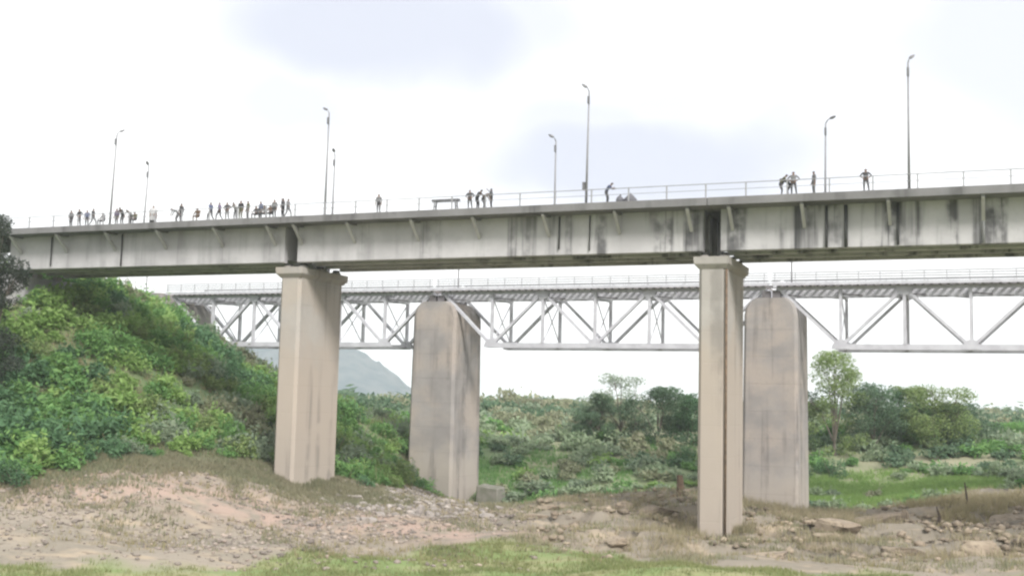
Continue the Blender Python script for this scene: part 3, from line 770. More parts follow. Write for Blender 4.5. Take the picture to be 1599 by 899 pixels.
PE = [
 (-63.4, 1.0, 'stand', 90, 'grey', 'charcoal', 'slim person in grey, leftmost on the bridge'),
 (-62.5, 1.1, 'hips', 170, 'black', 'charcoal', 'person in black with hands on hips, second from the left end of the bridge'),
 (-60.7, 1.0, 'walk', -80, 'charcoal', 'grey', 'person walking just left of the leftmost tall street light'),
 (-58.1, 1.3, 'stand', 180, 'violet', 'grey', 'person in violet grey, first right of the leftmost tall street light'),
 (-57.3, 1.1, 'lean', 180, 'charcoal', 'charcoal', 'person leaning on railing, second right of the leftmost tall street light'),
 (-53.7, 1.2, 'robe', 200, 'pale', 'pale', 'person wrapped in a wide pale grey robe on the bridge'),
 (-51.0, 1.2, 'bend', 110, 'grey', 'grey', 'stooping person in grey, right of the robed figure'),
 (-50.3, 1.0, 'stand', 90, 'charcoal', 'black', 'upright dark person right of the stooping one in grey'),
 (-47.0, 1.0, 'walk', 80, 'blue', 'charcoal', 'person in blue stepping off at the left of the larger crowd'),
 (-46.1, 1.1, 'walk', 100, 'violet', 'charcoal', 'person in violet walking, second in the larger crowd'),
 (-45.2, 1.0, 'hips', 180, 'charcoal', 'grey', 'person with hands on hips, third in the larger crowd'),
 (-43.7, 1.0, 'stand', 180, 'black', 'olive', 'tall person in black top, fourth in the larger crowd'),
 (-43.0, 1.1, 'stand', 150, 'olive', 'grey', 'person in olive top beside the tall one in black'),
 (-42.2, 1.3, 'sit', 180, 'charcoal', 'charcoal', 'dark person sitting on the kerb right of the one in olive'),
 (-41.3, 1.3, 'sit', 160, 'grey', 'charcoal', 'person in grey sitting on the kerb, middle of the three seated'),
 (-40.7, 1.3, 'sit', 190, 'brown', 'charcoal', 'person in brown sitting on the kerb, last of the three seated'),
 (-40.1, 1.0, 'stand', 180, 'grey', 'charcoal', 'person in grey standing just right of the seated three'),
 (-39.2, 1.0, 'point', 90, 'charcoal', 'black', 'dark person raising an arm above the first road pier'),
 (-38.8, 1.2, 'walk', -90, 'grey', 'grey', 'person in grey walking, last of the larger crowd to the right'),
 (-29.5, 1.0, 'stand', 180, 'grey', 'charcoal', 'lone person standing between the paired poles and the trestle'),
 (-20.9, 1.0, 'hips', 180, 'charcoal', 'charcoal', 'upright dark person just right of the trestle'),
 (-20.2, 1.1, 'lean', -100, 'charcoal', 'black', 'person leaning over behind the upright one right of the trestle'),
 (-19.6, 1.1, 'bend', -90, 'brown', 'charcoal', 'stooping person in brown right of the trestle'),
 (-18.9, .9, 'point', 100, 'charcoal', 'black', 'person with one arm raised, rightmost of the four by the trestle'),
 (-8.9, 1.0, 'lean', -90, 'blue', 'charcoal', 'person bending forward just right of the pole with control box'),
 (4.75, 1.0, 'lean', -80, 'olive', 'charcoal', 'person leaning forward, left of the trio right of the second pier'),
 (5.15, 1.3, 'bend', 100, 'charcoal', 'black', 'stooping dark person in the middle of the trio right of the second pier'),
 (5.6, 1.0, 'hips', 180, 'grey', 'charcoal', 'person in grey, right of the trio beyond the second pier'),
 (7.1, 1.0, 'stand', 120, 'grey', 'grey', 'person all in grey left of the far street light with arm'),
 (10.8, .9, 'hips', 180, 'charcoal', 'charcoal', 'dark person alone, rightmost on the bridge'),
]
PE += [
 (-61.8, 1.4, 'stand', 200, 'blue', 'charcoal', 'person in blue beside the one in black with hands on hips'),
 (-59.6, 1.2, 'sit', 170, 'grey', 'charcoal', 'seated person at the foot of the leftmost tall street light'),
 (-56.4, 1.2, 'bend', 180, 'pale', 'charcoal', 'stooping person in pale shirt left of the robed figure'),
 (-55.8, 1.2, 'sit', 180, 'olive', 'charcoal', 'seated person in olive just left of the robed figure'),
 (-48.6, 1.2, 'sit', 190, 'brown', 'brown', 'seated person in brown between the upright dark one and the larger crowd'),
 (-44.5, 1.3, 'lean', 180, 'pale', 'charcoal', 'person in pale shirt leaning on railing inside the larger crowd'),
 (-41.9, 1.5, 'stand', 160, 'blue', 'grey', 'person in blue standing behind the seated three'),
]
for k, a in enumerate(PE): person(*a, sc=.98 + .08 * ((k * 37) % 10) / 10)

# trestle, sacks on the deck
t = tag(empty('trestle', BW(-23.1, 1.0, DECK + .004), ANG), 'long grey trestle standing by the kerb mid bridge', 'trestle')
MB().box(-1.25, 1.25, -.22, .22, .82, 1.0).build('top_board', M_lamp, t, .01)
for x in (-.95, .95):
    for y in (-.17, .17):
        MB().bar((x + (.1 if x > 0 else -.1), y * 1.3, 0), (x, y, .83), .1, .1).build('leg', M_lamp, t)
    MB().bar((x, -.2, .4), (x, .2, .4), .05, .08).build('crosspiece', M_lamp, t)
def sack(s_, off, sz, label, seed):
    bm = bmesh.new(); bmesh.ops.create_icosphere(bm, subdivisions=3, radius=1.0)
    for v in bm.verts:
        nvec = mnoise.noise(v.co * 1.7 + Vector((seed, 0, 0)))
        v.co *= 1 + .16 * nvec
        v.co.z = max(v.co.z, -.72); f = 1 - .28 * max(v.co.z, 0)
        v.co.x *= sz[0] * f; v.co.y *= sz[1] * f; v.co.z = (v.co.z + .72) * sz[2]
    me_ = bpy.data.meshes.new('sack'); bm.to_mesh(me_); bm.free()
    for p in me_.polygons: p.use_smooth = True
    o = link('sack', me_, cloth('sack_cloth', (.16, .16, .18))); o.location = BW(s_, off, DECK + .004); o.rotation_euler.z = ANG
    neck = MB().tube([(0, 0, 1.62 * sz[2]), (.02, 0, 1.72 * sz[2]), (.05, 0, 1.88 * sz[2])], [.09, .05, .1], 8).build('tied_neck', o.data.materials[0], o)
    tag(o, label, 'sack', 'sacks on the bridge deck')
sack(-7.9, 1.1, (.34, .3, .38), 'small tied grey sack beside the bending person in blue', 1)
sack(-7.05, 1.1, (.5, .36, .42), 'larger tied grey sack on the kerb right of the small one', 5)

# ------------------------------------------------------------------ plants
def leaf_quads(C_, size, rng, up=.35):
    """rhombic leaf faces at points C_ with random tilt"""
    n = len(C_)
    d = rng.normal(size=(n, 3)); d[:, 2] *= .7; d /= np.linalg.norm(d, axis=1)[:, None]
    nn = rng.normal(size=(n, 3)) + np.array([0, 0, up * 3.2]); s_ = np.cross(d, nn); s_ /= np.linalg.norm(s_, axis=1)[:, None] + 1e-9
    L = size * rng.uniform(.6, 1.4, (n, 1)); Wd = L * rng.uniform(.28, .5, (n, 1))
    V = np.stack([C_ - d * L * .5, C_ + s_ * Wd * .5, C_ + d * L * .5, C_ - s_ * Wd * .5], 1).reshape(-1, 3)
    return V, np.arange(n * 4).reshape(n, 4)

def blob_points(blobs, n, rng, shell=.55):
    """points spread through a set of ellipsoids (c, r), thicker to the outside, ragged"""
    w = np.array([b[1][0] * b[1][1] * b[1][2] for b in blobs]) ** .66; w /= w.sum()
    k = rng.choice(len(blobs), n, p=w)
    d = rng.normal(size=(n, 3)); d /= np.linalg.norm(d, axis=1)[:, None]
    r = np.where(rng.random(n) < shell, rng.uniform(.78, 1.08, n), rng.random(n) ** (1 / 2.5))
    c_ = np.array([b[0] for b in blobs])[k]; rr = np.array([b[1] for b in blobs])[k]
    return c_ + d * r[:, None] * rr

def bush_proto(seed, n, size, tall=1.0, ragged=.5):
    rng = np.random.default_rng(seed); blobs = []
    for i in range(rng.integers(6, 10)):
        a, q = rng.uniform(0, 6.28), rng.uniform(.1, .85) ** .7
        r = rng.uniform(.28, .5)
        blobs.append(((math.cos(a) * q * .75, math.sin(a) * q * .75, rng.uniform(.25, .95) * tall * (1.1 - q * .6)), (r, r, r * rng.uniform(.7, 1.1) * tall)))
    P = blob_points(blobs, n, rng); P = P[P[:, 2] > -.05]
    # a few upright shoots break the outline
    for i in range(14):
        a, q = rng.uniform(0, 6.28), rng.uniform(0, .8); h = rng.uniform(.9, 1.45) * tall
        tt = rng.random(int(n / 70)) ** .7
        P = np.r_[P, np.c_[math.cos(a) * q * (1 + .3 * tt), math.sin(a) * q * (1 + .3 * tt), h * tt] + rng.normal(size=(len(tt), 3)) * .04]
    return leaf_quads(P, size, rng)

BUSH = [bush_proto(100 + i, 580, .235, tall=RNG.uniform(.8, 1.15)) for i in range(8)]
BUSH_LO = [bush_proto(200 + i, 250, .35, tall=RNG.uniform(.7, 1.0)) for i in range(6)]
BUSH_FAR = [bush_proto(250 + i, 110, .5, tall=RNG.uniform(.7, 1.0)) for i in range(5)]
LEAVES = [L_green, L_bright, L_dark, L_grey, L_dry, L_yellow, L_tree, L_pale]

def scatter_bushes(name, spots, protos, label):
    """spots: (x, y, radius, height factor, material index); one mass of undergrowth"""
    Vs, Fs, Ms, off = [], [], [], 0
    Z = terrain(np.array([s[0] for s in spots]), np.array([s[1] for s in spots]))
    for k, (x, y, r, hf, mi) in enumerate(spots):
        V, F_ = protos[k % len(protos)]
        a = NR.uniform(0, 6.28); c_, s_ = math.cos(a), math.sin(a)
        W_ = np.c_[(V[:, 0] * c_ - V[:, 1] * s_) * r + x, (V[:, 0] * s_ + V[:, 1] * c_) * r + y, V[:, 2] * r * hf + Z[k] - .1]
        Vs.append(W_); Fs.append(F_ + off); Ms.append(np.full(len(F_), mi, dtype=np.int32)); off += len(V)
    me_ = mesh_np(name, np.concatenate(Vs), np.concatenate(Fs))
    for m_ in LEAVES: me_.materials.append(m_)
    me_.polygons.foreach_set('material_index', np.concatenate(Ms))
    o = link(name, me_); tag(o, label, None, None, 'stuff'); o['category'] = 'undergrowth'
    return o

def keep_clear(x, y):
    """true where piers or abutments stand"""
    q = Vector((x, y, 0)) - P0; s_, o_ = q.dot(E_), q.dot(N_)
    for p in PIERS:
        if abs(s_ - p) < 2.2 and .5 < o_ < 11: return True
    for p in (-42.5, -2.5, 37.5):
        if abs(s_ - p) < 4.0 and 37.5 < o_ < 48.5: return True
    return (s_ < -70 and 0 < o_ < 12) or (s_ < -80.5 and 37 < o_ < 49)

def pick(x, y, tbl):
    v = float(fbm(np.array([x]), np.array([y]), .09, 61, 3)[0]) + NR.normal() * .07
    for lim, mi in tbl:
        if v < lim: return mi
    return tbl[-1][1]

spots = []
grid = [(x + NR.uniform(-1.1, 1.1), y + NR.uniform(-1.1, 1.1)) for x in np.arange(-66, -5, 2.1) for y in np.arange(83, 164, 2.1) if abs(x) < .5 * y + 5]
for x, y in grid:
    v = float(zone_veg(np.array([x]), np.array([y]))[0])
    if v < .35 or NR.random() > v + .2 or keep_clear(x, y): continue
    q = Vector((x, y, 0)) - P0; s_, o_ = q.dot(E_), q.dot(N_)
    r = NR.uniform(1.1, 2.2) * (1.3 if x < -34 else 1.0)
    if v < .9: r *= .7
    under = s_ < -50 and -3 < o_ < 14
    hf = .8 if under and s_ < -60 else NR.uniform(.75, 1.1)
    if s_ < -76 and 30 < o_ < 52: hf = .5
    mi = pick(x, y, ((.38, 2), (.50, 0), (.585, 1), (.63, 5), (.72, 3), (9, 4)))
    spots.append((x, y, r, hf, mi))
scatter_bushes('undergrowth', spots, BUSH, 'thick green undergrowth covering the left embankment')

spots = []
yy = 126.0
while yy < 285:
    st_ = 2.3 * (1 + (yy - 126) / 110)
    for x in np.arange(-32, 125, st_):
        x, y = x + NR.uniform(-.5, .5) * st_, yy + NR.uniform(-.5, .5) * st_
        v = float(zone_veg(np.array([x]), np.array([y]))[0])
        if abs(x) > .5 * y + 8 or (x < -2 and y < 165) or v < .6 or keep_clear(x, y): continue
        if ((x - 45) / 15) ** 2 + ((y - 138) / 11) ** 2 < .9 and NR.random() < .9: continue        # grass slope
        open_ = float(fbm(np.array([x]), np.array([y]), .06, 71, 3)[0])
        if open_ < .34 and NR.random() < .8: continue                                              # small clearings
        r = st_ * NR.uniform(.42, .85)
        mi = pick(x, y, ((.31, 6), (.40, 0), (.54, 7), (.60, 3), (.635, 1), (9, 4)) if y < 185 else ((.47, 6), (.55, 3), (9, 4)))
        spots.append((x, y, r, NR.uniform(.6, 1.05), mi))
    yy += st_
scatter_bushes('undergrowth', spots, BUSH_LO, 'low scrub and bushes spreading over the far bank and flats')

spots = []
for k in range(420):
    y = 250 + NR.random() ** 1.6 * 900; x = NR.uniform(-.5, .55) * y
    spots.append((x, y, NR.uniform(2.2, 5.0) * (1 + y / 900), NR.uniform(.5, .8), 6 if NR.random() < .6 else 3))
scatter_bushes('undergrowth', spots, BUSH_FAR, 'distant dark band of trees and scrub along the horizon')

# single shrubs that stand out
def shrub(x, y, r, hf, mat, label, seed, n=900, size=.17):
    V, F_ = bush_proto(seed, n, size / r * 1.6, hf)
    t = tag(empty('shrub', (x, y, zt(x, y) - .08), NR.uniform(0, 6)), label, 'shrub', 'single shrubs on the banks')
    link('foliage', mesh_np('foliage', V * np.array([r, r, r]), F_), mat, t)
    mb = MB()
    for i in range(5):
        a = i * 1.26 + seed; mb.tube([(0, 0, -.2), (math.cos(a) * .2 * r, math.sin(a) * .2 * r, .4 * r * hf), (math.cos(a) * .45 * r, math.sin(a) * .45 * r, .85 * r * hf)], [.05, .035, .015], 5)
    mb.build('stems', M_bark, t)
shrub(-36.2, 86.0, 1.9, .9, L_dark, 'dark round shrub at lower left foot of the bank', 301)
shrub(-31.5, 96.5, 1.6, .8, L_grey, 'grey green shrub beside the bare earth band at lower left', 302)
shrub(-35.0, 93.5, 2.0, .8, L_bright, 'bright green shrub above the dark round one at lower left', 303)
shrub(-18.0, 121.0, 2.9, 1.1, L_dark, 'big dark shrub just right of the first road pier', 304, 1500)
shrub(-14.5, 124.5, 2.2, 1.0, L_green, 'green shrub between first road pier and first railway pier, right one', 305, 1100)
shrub(-13.2, 109.0, 1.0, .9, L_dark, 'small dark shrub at right foot of the first road pier', 306, 500)
shrub(-20.3, 113.5, 2.0, 1.0, L_dark, 'dark shrub hidden partly behind the first road pier, left side', 307)
shrub(5.2, 128.0, 1.6, .8, L_dark, 'dark green shrub right of the concrete block by the railway pier', 308)
shrub(9.0, 126.0, 1.3, .7, L_green, 'low green shrub in the meadow mid picture', 309)
shrub(22.5, 150.0, 2.6, 1.0, L_dark, 'large dark shrub left of the second road pier, below the trees', 310, 1500)
shrub(42.0, 151.0, 2.6, .8, L_dark, 'broad dark shrub right of the second railway pier below the tall tree', 311, 1500)
shrub(52.0, 154.0, 2.0, .8, L_tree, 'dark shrub on the slope under the flat-topped tree', 312, 1000)
shrub(-44.5, 108.5, 2.3, .8, L_yellow, 'yellow green shrub on the embankment under the bridge end', 313, 1000)
shrub(12.2, 120.0, .7, 1.2, L_dark, 'tiny dark shrub alone on the tan mound mid picture', 314, 350, .12)

def tree(x, y, top, crown_r, mat, label, seed, n=5000, leaf=.3, flat=1.0, sparse=.0, trunk_r=.2, base=.22, name='tree', lean=0.0):
    rng = np.random.default_rng(seed)
    z0 = zt(x, y); H = top - z0
    t = tag(empty(name, (x, y, z0 - .15)), label, 'tree', 'trees on the banks')
    mb = MB(); blobs = []
    fork = H * base
    mb.tube([(0, 0, -.4), (lean * .3, .05, fork * .5), (lean * .6, -.05, fork)], [trunk_r * 1.3, trunk_r, trunk_r * .8], 8)
    nl = rng.integers(6, 9)
    for i in range(nl):
        a = i * 6.283 / nl + rng.uniform(-.4, .4); q = crown_r * rng.uniform(.35, .8) if i else 0
        tip = Vector((lean + math.cos(a) * q, math.sin(a) * q, H * (rng.uniform(.45, .95) if i else .92) - .12 * H * (q / crown_r)))
        st_ = Vector((lean * .6, -.05, fork * rng.uniform(.75, 1.0)))
        mid = st_.lerp(tip, .55) + Vector((0, 0, H * .06))
        mb.tube([st_, mid, tip], [trunk_r * .5, trunk_r * .3, .03], 6)
        for j in range(4):
            c_ = tip + Vector(rng.uniform(-1, 1, 3)) * crown_r * .4; c_.z = min(c_.z, H * .97)
            b_ = mid.lerp(tip, rng.uniform(.2, .9))
            mb.tube([b_, b_.lerp(c_, .5) + Vector((0, 0, .05)), b_.lerp(c_, .85)], [trunk_r * .2, .04, .02], 5)
            r = crown_r * rng.uniform(.2, .36)
            cz = min(c_.z, H - r * .7)
            blobs.append(((c_.x, c_.y, cz), (r, r, r * rng.uniform(.55, .85) * flat)))
    for i in range(7 if sparse > .2 else 16):
        a, q = rng.uniform(0, 6.28), crown_r * rng.uniform(.3, .95); r = crown_r * rng.uniform(.22, .34)
        blobs.append(((math.cos(a) * q, math.sin(a) * q, H * rng.uniform(base * .3, .55)), (r, r, r * .8)))
    r = crown_r * .34; blobs.append(((lean, 0, H - r * .7), (r, r, r * .7)))
    mb.build('trunk', M_bark, t)
    P = blob_points(blobs, int(n * 1.6), rng, .5); P = P[P[:, 2] > .1]
    keep = vnoise(P[:, 0] + P[:, 2] * .7, P[:, 1] + P[:, 2], .9 / max(crown_r * .25, .5), seed) > sparse
    V, F_ = leaf_quads(P[keep], leaf * 1.15, rng)
    link('crown', mesh_np('crown', V, F_), mat, t)
tree(44.9, 160, 19.0, 4.4, L_yellow, 'tall loose yellow green tree right of the second railway pier', 401, 7000, .3, 1.25, .12, .25, .12)
tree(41.0, 163, 13.6, 4.2, L_tree, 'dark tree half hidden by the right edge of the second railway pier', 402, 5000, .3, 1, 0, .2, .1)
tree(51.0, 162, 14.6, 4.8, L_tree, 'dark dense tree right of the tall yellow green one', 403, 6000, .3, 1, 0, .2, .1)
tree(55.8, 166, 14.2, 4.6, L_dark, 'dark tree in the middle of the right bank row', 404, 6000, .3, 1, 0, .2, .1)
tree(59.6, 163, 14.6, 5.6, L_yellow, 'broad flat-topped olive tree on the right bank', 405, 8000, .3, .8, 0, .2, .12)
tree(64.8, 166, 12.4, 5.6, L_tree, 'low spreading dark tree at right end of the right bank row', 406, 7500, .3, .7, 0, .2, .1)
tree(75.5, 172, 9.8, 4.5, L_green, 'low green tree at the far right edge of the picture', 407, 5500, .3, .7, 0, .2, .1)
tree(16.2, 168, 15.2, 4.6, L_grey, 'round airy grey green tree with showing branches, centre background', 408, 4600, .28, 1.0, .3, .24, .2)
tree(12.6, 166, 12.4, 3.6, L_tree, 'dark tree left of the round airy one', 409, 5200, .3, 1, 0, .2, .1)
tree(21.0, 163, 13.4, 4.4, L_tree, 'dark dense tree right of the round airy one', 410, 6500, .3, 1, 0, .2, .1)
tree(25.6, 165, 12.6, 4.2, L_dark, 'dark tree just left of the second road pier', 411, 6000, .3, 1, 0, .2, .1)
tree(32.0, 168, 13.0, 4.0, L_tree, 'dark tree seen in the gap between the second road and railway piers', 412, 5500, .3, 1, 0, .2, .1)
tree(-44.2, 98.5, 25.9, 3.0, L_darkgrey, 'dark tree at the left edge in front of the bridge end', 413, 10000, .22, 1.5, .05, .2, .3)
tree(-46.5, 101.0, 25.5, 3.0, L_darkgrey, 'smaller dark tree at the very left edge behind the first one', 414, 8000, .22, 1.4, .05, .2, .3)
tree(4.0, 225, 11.6, 4.0, L_dry, 'brownish bare-looking tree low on the centre horizon', 415, 3200, .3, .7, .3)
tree(11.0, 232, 11.8, 4.2, L_dry, 'second brownish tree on the centre horizon, nearer the airy tree', 416, 3200, .3, .7, .3)

# ------------------------------------------------------------------ grass and dry weeds
def tufts(name, n, region, test, h, mats, label, cat='grass', blades=5, spread=.16, wf=.10):
    xs, ys = [], []
    while sum(map(len, xs)) < n:
        x = NR.uniform(region[0], region[1], 6000); y = NR.uniform(region[2], region[3], 6000)
        k = NR.random(6000) < test(x, y)
        xs.append(x[k]); ys.append(y[k])
    x, y = np.concatenate(xs)[:n], np.concatenate(ys)[:n]; z = terrain(x, y)
    B = np.repeat(np.stack([x, y, z - .03], -1), blades, 0); m_ = len(B)
    B[:, :2] += NR.normal(size=(m_, 2)) * spread
    hh = NR.uniform(h[0], h[1], m_); a = NR.uniform(0, 6.28, m_); w = hh * wf
    tip = B + np.stack([NR.normal(size=m_) * .3 * hh, NR.normal(size=m_) * .3 * hh, hh], -1)
    dx = np.stack([np.cos(a) * w, np.sin(a) * w, np.zeros(m_)], -1)
    V = np.stack([B - dx, B + dx, tip], 1).reshape(-1, 3)
    me_ = mesh_np(name, V, np.arange(m_ * 3).reshape(m_, 3))
    o = link(name, me_, mats); tag(o, label, cat, None, 'stuff')
tufts('grass', 16000, (-50, 52, 66, 84), lambda x, y: sward(x, y) * np.clip(fbm(x, y, .3, 77) * 2.6 - .7, .08, 1), (.1, .34), L_grass, 'short green and straw coloured grass along the near river bed')
tufts('grass', 11000, (26, 68, 122, 162), lambda x, y: np.clip(1.2 - ((x - 45) / 17) ** 2 - ((y - 138) / 14) ** 2, 0, 1) * np.clip(fbm(x, y, .2, 95) * 3 - .7, .15, 1), (.2, .6), L_bright, 'bright green grass on the slope right of the second railway pier')
tufts('grass', 9000, (-4, 26, 118, 170), lambda x, y: zone_veg(x, y) * np.clip(fbm(x, y, .12, 78) * 3 - 1, 0, 1), (.2, .6), L_green, 'green grass and weeds in the meadow between the piers')
M_dryblade = leaf_mat('dry_grass_blades', (.42, .35, .22), (.36, .30, .19), (.28, .27, .14), .2)
tufts('dry_grass', 16000, (-55, 66, 76, 132), lambda x, y: (np.clip(zone_veg(x, y) * 3, 0, 1) * np.clip(1.35 - zone_veg(x, y), 0, 1) + .25) * np.clip(fbm(x, y, .2, 79) * 3 - 1.1, 0, 1), (.15, .5), M_dryblade, 'dry straw coloured weeds along the edge of the river bed')

tufts('grass', 7000, (-64, -8, 88, 150), lambda x, y: np.clip(zone_veg(x, y) - .3, 0, 1), (.25, .6), L_green, 'long yellow green grass growing between bushes of the left embankment', 'grass', 5, .3, .05)
tufts('dead_stalks', 320, (-64, -8, 90, 140), lambda x, y: np.clip(zone_veg(x, y) - .3, 0, 1), (1.2, 2.6), M_dryblade, 'thin dead stalks sticking out of the left embankment thicket', 'stalks', 3, .3, .012)
def weed_zone(x, y):
    up = np.exp(-((y - np.interp(x, [-45, -33, -24, -14], [90, 96, 101, 106])) / 6.5) ** 2) * np.clip((-8 - x) / 4, 0, 1)
    return np.clip(up * (1 - zone_veg(x, y) * .5) * np.clip(fbm(x, y, .22, 91) * 3.4 - 1.05, 0, 1) + .1 * np.clip(fbm(x, y, .35, 92) * 4 - 2.2, 0, 1), 0, 1)
M_weed = leaf_mat('dull_weed_leaves', (.20, .225, .13), (.26, .25, .16), (.31, .28, .19), .2)
tufts('weeds', 20000, (-48, 4, 78, 114), weed_zone, (.15, .5), M_weed, 'dull green and brown weeds creeping over the earth left of the first road pier', 'weeds', 6, .22)
tufts('dry_reeds', 1800, (37, 60, 99, 116), lambda x, y: np.clip(fbm(x, y, .3, 93) * 3 - 1.0, 0, 1), (.4, 1.1), M_dryblade, 'tall dry straw reeds on the tan bank at right', 'reeds', 6, .25, .05)

M_brush = leaf_mat('straw_brush_twigs', (.38, .32, .22), (.44, .37, .26), (.26, .25, .14), .3)
tufts('dry_brush', 6000, (1, 52, 80, 122), lambda x, y: (1 - zone_veg(x, y)) * np.clip(fbm(x, y, .17, 97) * 4.2 - 1.9, 0, 1) * np.clip((y - 78) / 6, 0, 1), (.3, .95), M_brush, 'dry brown brush over the rocks around the second road pier', 'brush', 8, .3, .035)
tufts('weeds', 6000, (-4, 52, 76, 112), lambda x, y: np.clip(fbm(x, y, .14, 98) * 4.4 - 2.2, 0, 1), (.15, .45), M_weed, 'patches of dull green weeds on the river bed right of centre', 'weeds', 6, .25)
def pier_foot(x, y):
    q = np.zeros_like(x)
    for p_, o0, o1, hw in [(a, 2.0, 9.4, 1.1) for a in PIERS] + [(a, 38.8, 47.2, 3.1) for a in (-42.5, -2.5, 37.5)]:
        s1 = (x - P0.x) * E_.x + (y - P0.y) * E_.y - p_; o1_ = (x - P0.x) * N_.x + (y - P0.y) * N_.y
        d = np.maximum(np.maximum(np.abs(s1) - hw, 0), np.maximum(np.maximum(o0 - o1_, o1_ - o1), 0))
        q = np.maximum(q, np.exp(-(d / .8) ** 2) * (d > .05))
    return q
tufts('weeds', 1500, (-30, 62, 78, 142), pier_foot, (.2, .7), M_weed, 'weeds growing round the feet of the bridge piers', 'weeds', 6, .15, .06)

# ------------------------------------------------------------------ stones, ledges, dead wood
ICO = None
def ico():
    bm = bmesh.new(); bmesh.ops.create_icosphere(bm, subdivisions=1, radius=1)
    V = np.array([v.co[:] for v in bm.verts]); F_ = np.array([[v.index for v in f.verts] for f in bm.faces]); bm.free(); return V, F_
IV, IF = ico()
def rubble(n, region, test, r, label, mat):
    xs, ys = [], []
    while sum(map(len, xs)) < n:
        x = NR.uniform(region[0], region[1], 4000); y = NR.uniform(region[2], region[3], 4000)
        k = NR.random(4000) < test(x, y); xs.append(x[k]); ys.append(y[k])
    x, y = np.concatenate(xs)[:n], np.concatenate(ys)[:n]; z = terrain(x, y)
    rad = r[0] + (r[1] - r[0]) * NR.random(n) ** 3.0
    V = IV[None] * NR.uniform(.65, 1.25, (n, len(IV), 1)) * np.stack([rad * NR.uniform(.8, 1.5, n), rad * NR.uniform(.8, 1.3, n), rad * NR.uniform(.45, .85, n)], -1)[:, None]
    a = NR.uniform(0, 6.28, n)[:, None]; c_, s_ = np.cos(a), np.sin(a)
    V = np.stack([V[..., 0] * c_ - V[..., 1] * s_ + x[:, None], V[..., 0] * s_ + V[..., 1] * c_ + y[:, None], V[..., 2] + (z + rad * .2)[:, None]], -1)
    F_ = (IF[None] + (np.arange(n) * len(IV))[:, None, None]).reshape(-1, 3)
    o = link('rubble', mesh_np('rubble', V.reshape(-1, 3), F_), mat); tag(o, label, 'rubble', None, 'stuff')
rubble(7000, (-44, 2, 74, 104), lambda x, y: (1 - zone_veg(x, y)) * np.clip(fbm(x, y, .16, 81) * 3.2 - 1.0, .05, 1) * (1 - .7 * sward(x, y)), (.03, .24), 'loose pinkish grey stones and litter on the left river bank', M_rubble)
M_greyrub = rock_mat('grey_rubble', (.31, .28, .255), (.23, .205, .19), (.37, .32, .28), .3)
rubble(3800, (-20, 0, 94, 134), lambda x, y: np.clip(1.2 - ((x + 9) / 8) ** 2 - ((y - 112) / 20) ** 2, 0, 1), (.05, .36), 'grey broken stones heaped before the first railway pier', M_greyrub)
rubble(5500, (2, 56, 80, 118), lambda x, y: (1 - zone_veg(x, y)) * np.clip(fbm(x, y, .2, 83) * 3.2 - 1.1, 0, 1), (.04, .42), 'scattered tan stones on the river bed right of centre', M_rock)

def boulder(x, y, sx, sy, sz, seed, label, rot=0.0, sink=.3, group='ledge rocks on the river bed', mat=None):
    """fractured block: a ball cut by random planes, bedded and roughened"""
    bm = bmesh.new(); bmesh.ops.create_icosphere(bm, subdivisions=4 if sx > 1.9 else 3, radius=1)
    rg = np.random.default_rng(900 + seed)
    o3 = Vector((seed * 3.1, seed * 1.7, seed * .9))
    planes = []
    for k in range(13):
        n_ = Vector(rg.normal(size=3)); n_.z *= .8; n_.normalize(); planes.append((n_, rg.uniform(.45, .85)))
    planes.append((Vector((rg.normal() * .15, rg.normal() * .15, 1)).normalized(), rg.uniform(.5, .75)))
    for v in bm.verts:
        p = v.co.copy()
        for n_, d_ in planes:
            t_ = p.dot(n_)
            if t_ > d_: p -= n_ * (t_ - d_)
        d = 1 + .10 * mnoise.noise(p * 2.2 + o3) + .09 * mnoise.noise(p * 5.5 + o3) + .05 * mnoise.noise(p * 12 + o3)
        v.co = Vector((p.x * sx, p.y * sy, p.z * sz)) * d * 1.25
    me_ = bpy.data.meshes.new('boulder'); bm.to_mesh(me_); bm.free()
    o = link('boulder', me_, mat or M_rock); o.location = (x, y, zt(x, y) + sz * (1 - sink) - sz * .35); o.rotation_euler = (rg.normal() * .12, rg.normal() * .12, rot)
    tag(o, label, 'rock', group)
big = [
 (22.6, 96.0, 3.0, 1.8, 1.0, 'large rounded tan rock mound right behind the second road pier foot'),
 (26.4, 93.0, 2.2, 1.4, 1.0, 'tan rock mound right of the second road pier, before the railway pier'),
 (34.0, 83.5, 2.3, 1.6, 1.3, 'big smooth pale boulder at lower right'),
 (38.5, 88.0, 2.8, 1.6, 1.2, 'broad tan boulder right of the big smooth pale one'),
 (31.0, 99.0, 3.6, 1.3, .8, 'long low ledge of tan rock right of the railway pier foot'),
 (36.5, 102.0, 3.2, 1.2, .8, 'long ledge of tan rock left of the dead branch'),
 (43.5, 100.0, 3.4, 1.6, 1.1, 'tan rock bank by the upright stake at right'),
 (28.5, 84.5, 2.6, 1.2, .7, 'low flat rock in the grass right of the second road pier'),
 (18.2, 80.5, 2.0, 1.1, .5, 'flat pale rock before the second road pier foot'),
 (9.5, 92.0, 2.8, 1.1, .6, 'long flat tan rock left of the second road pier'),
 (12.2, 96.5, 2.6, 1.2, .7, 'tan ledge rock behind the long flat one left of the pier'),
]
for k, (x, y, sx, sy, sz, lab) in enumerate(big): boulder(x, y, sx * .78, sy * .85, sz * .9, k + 1, lab, NR.uniform(-.25, .25))
ORD = ['first', 'second', 'third', 'fourth', 'fifth', 'sixth', 'seventh', 'eighth', 'ninth', 'tenth', 'eleventh', 'twelfth']
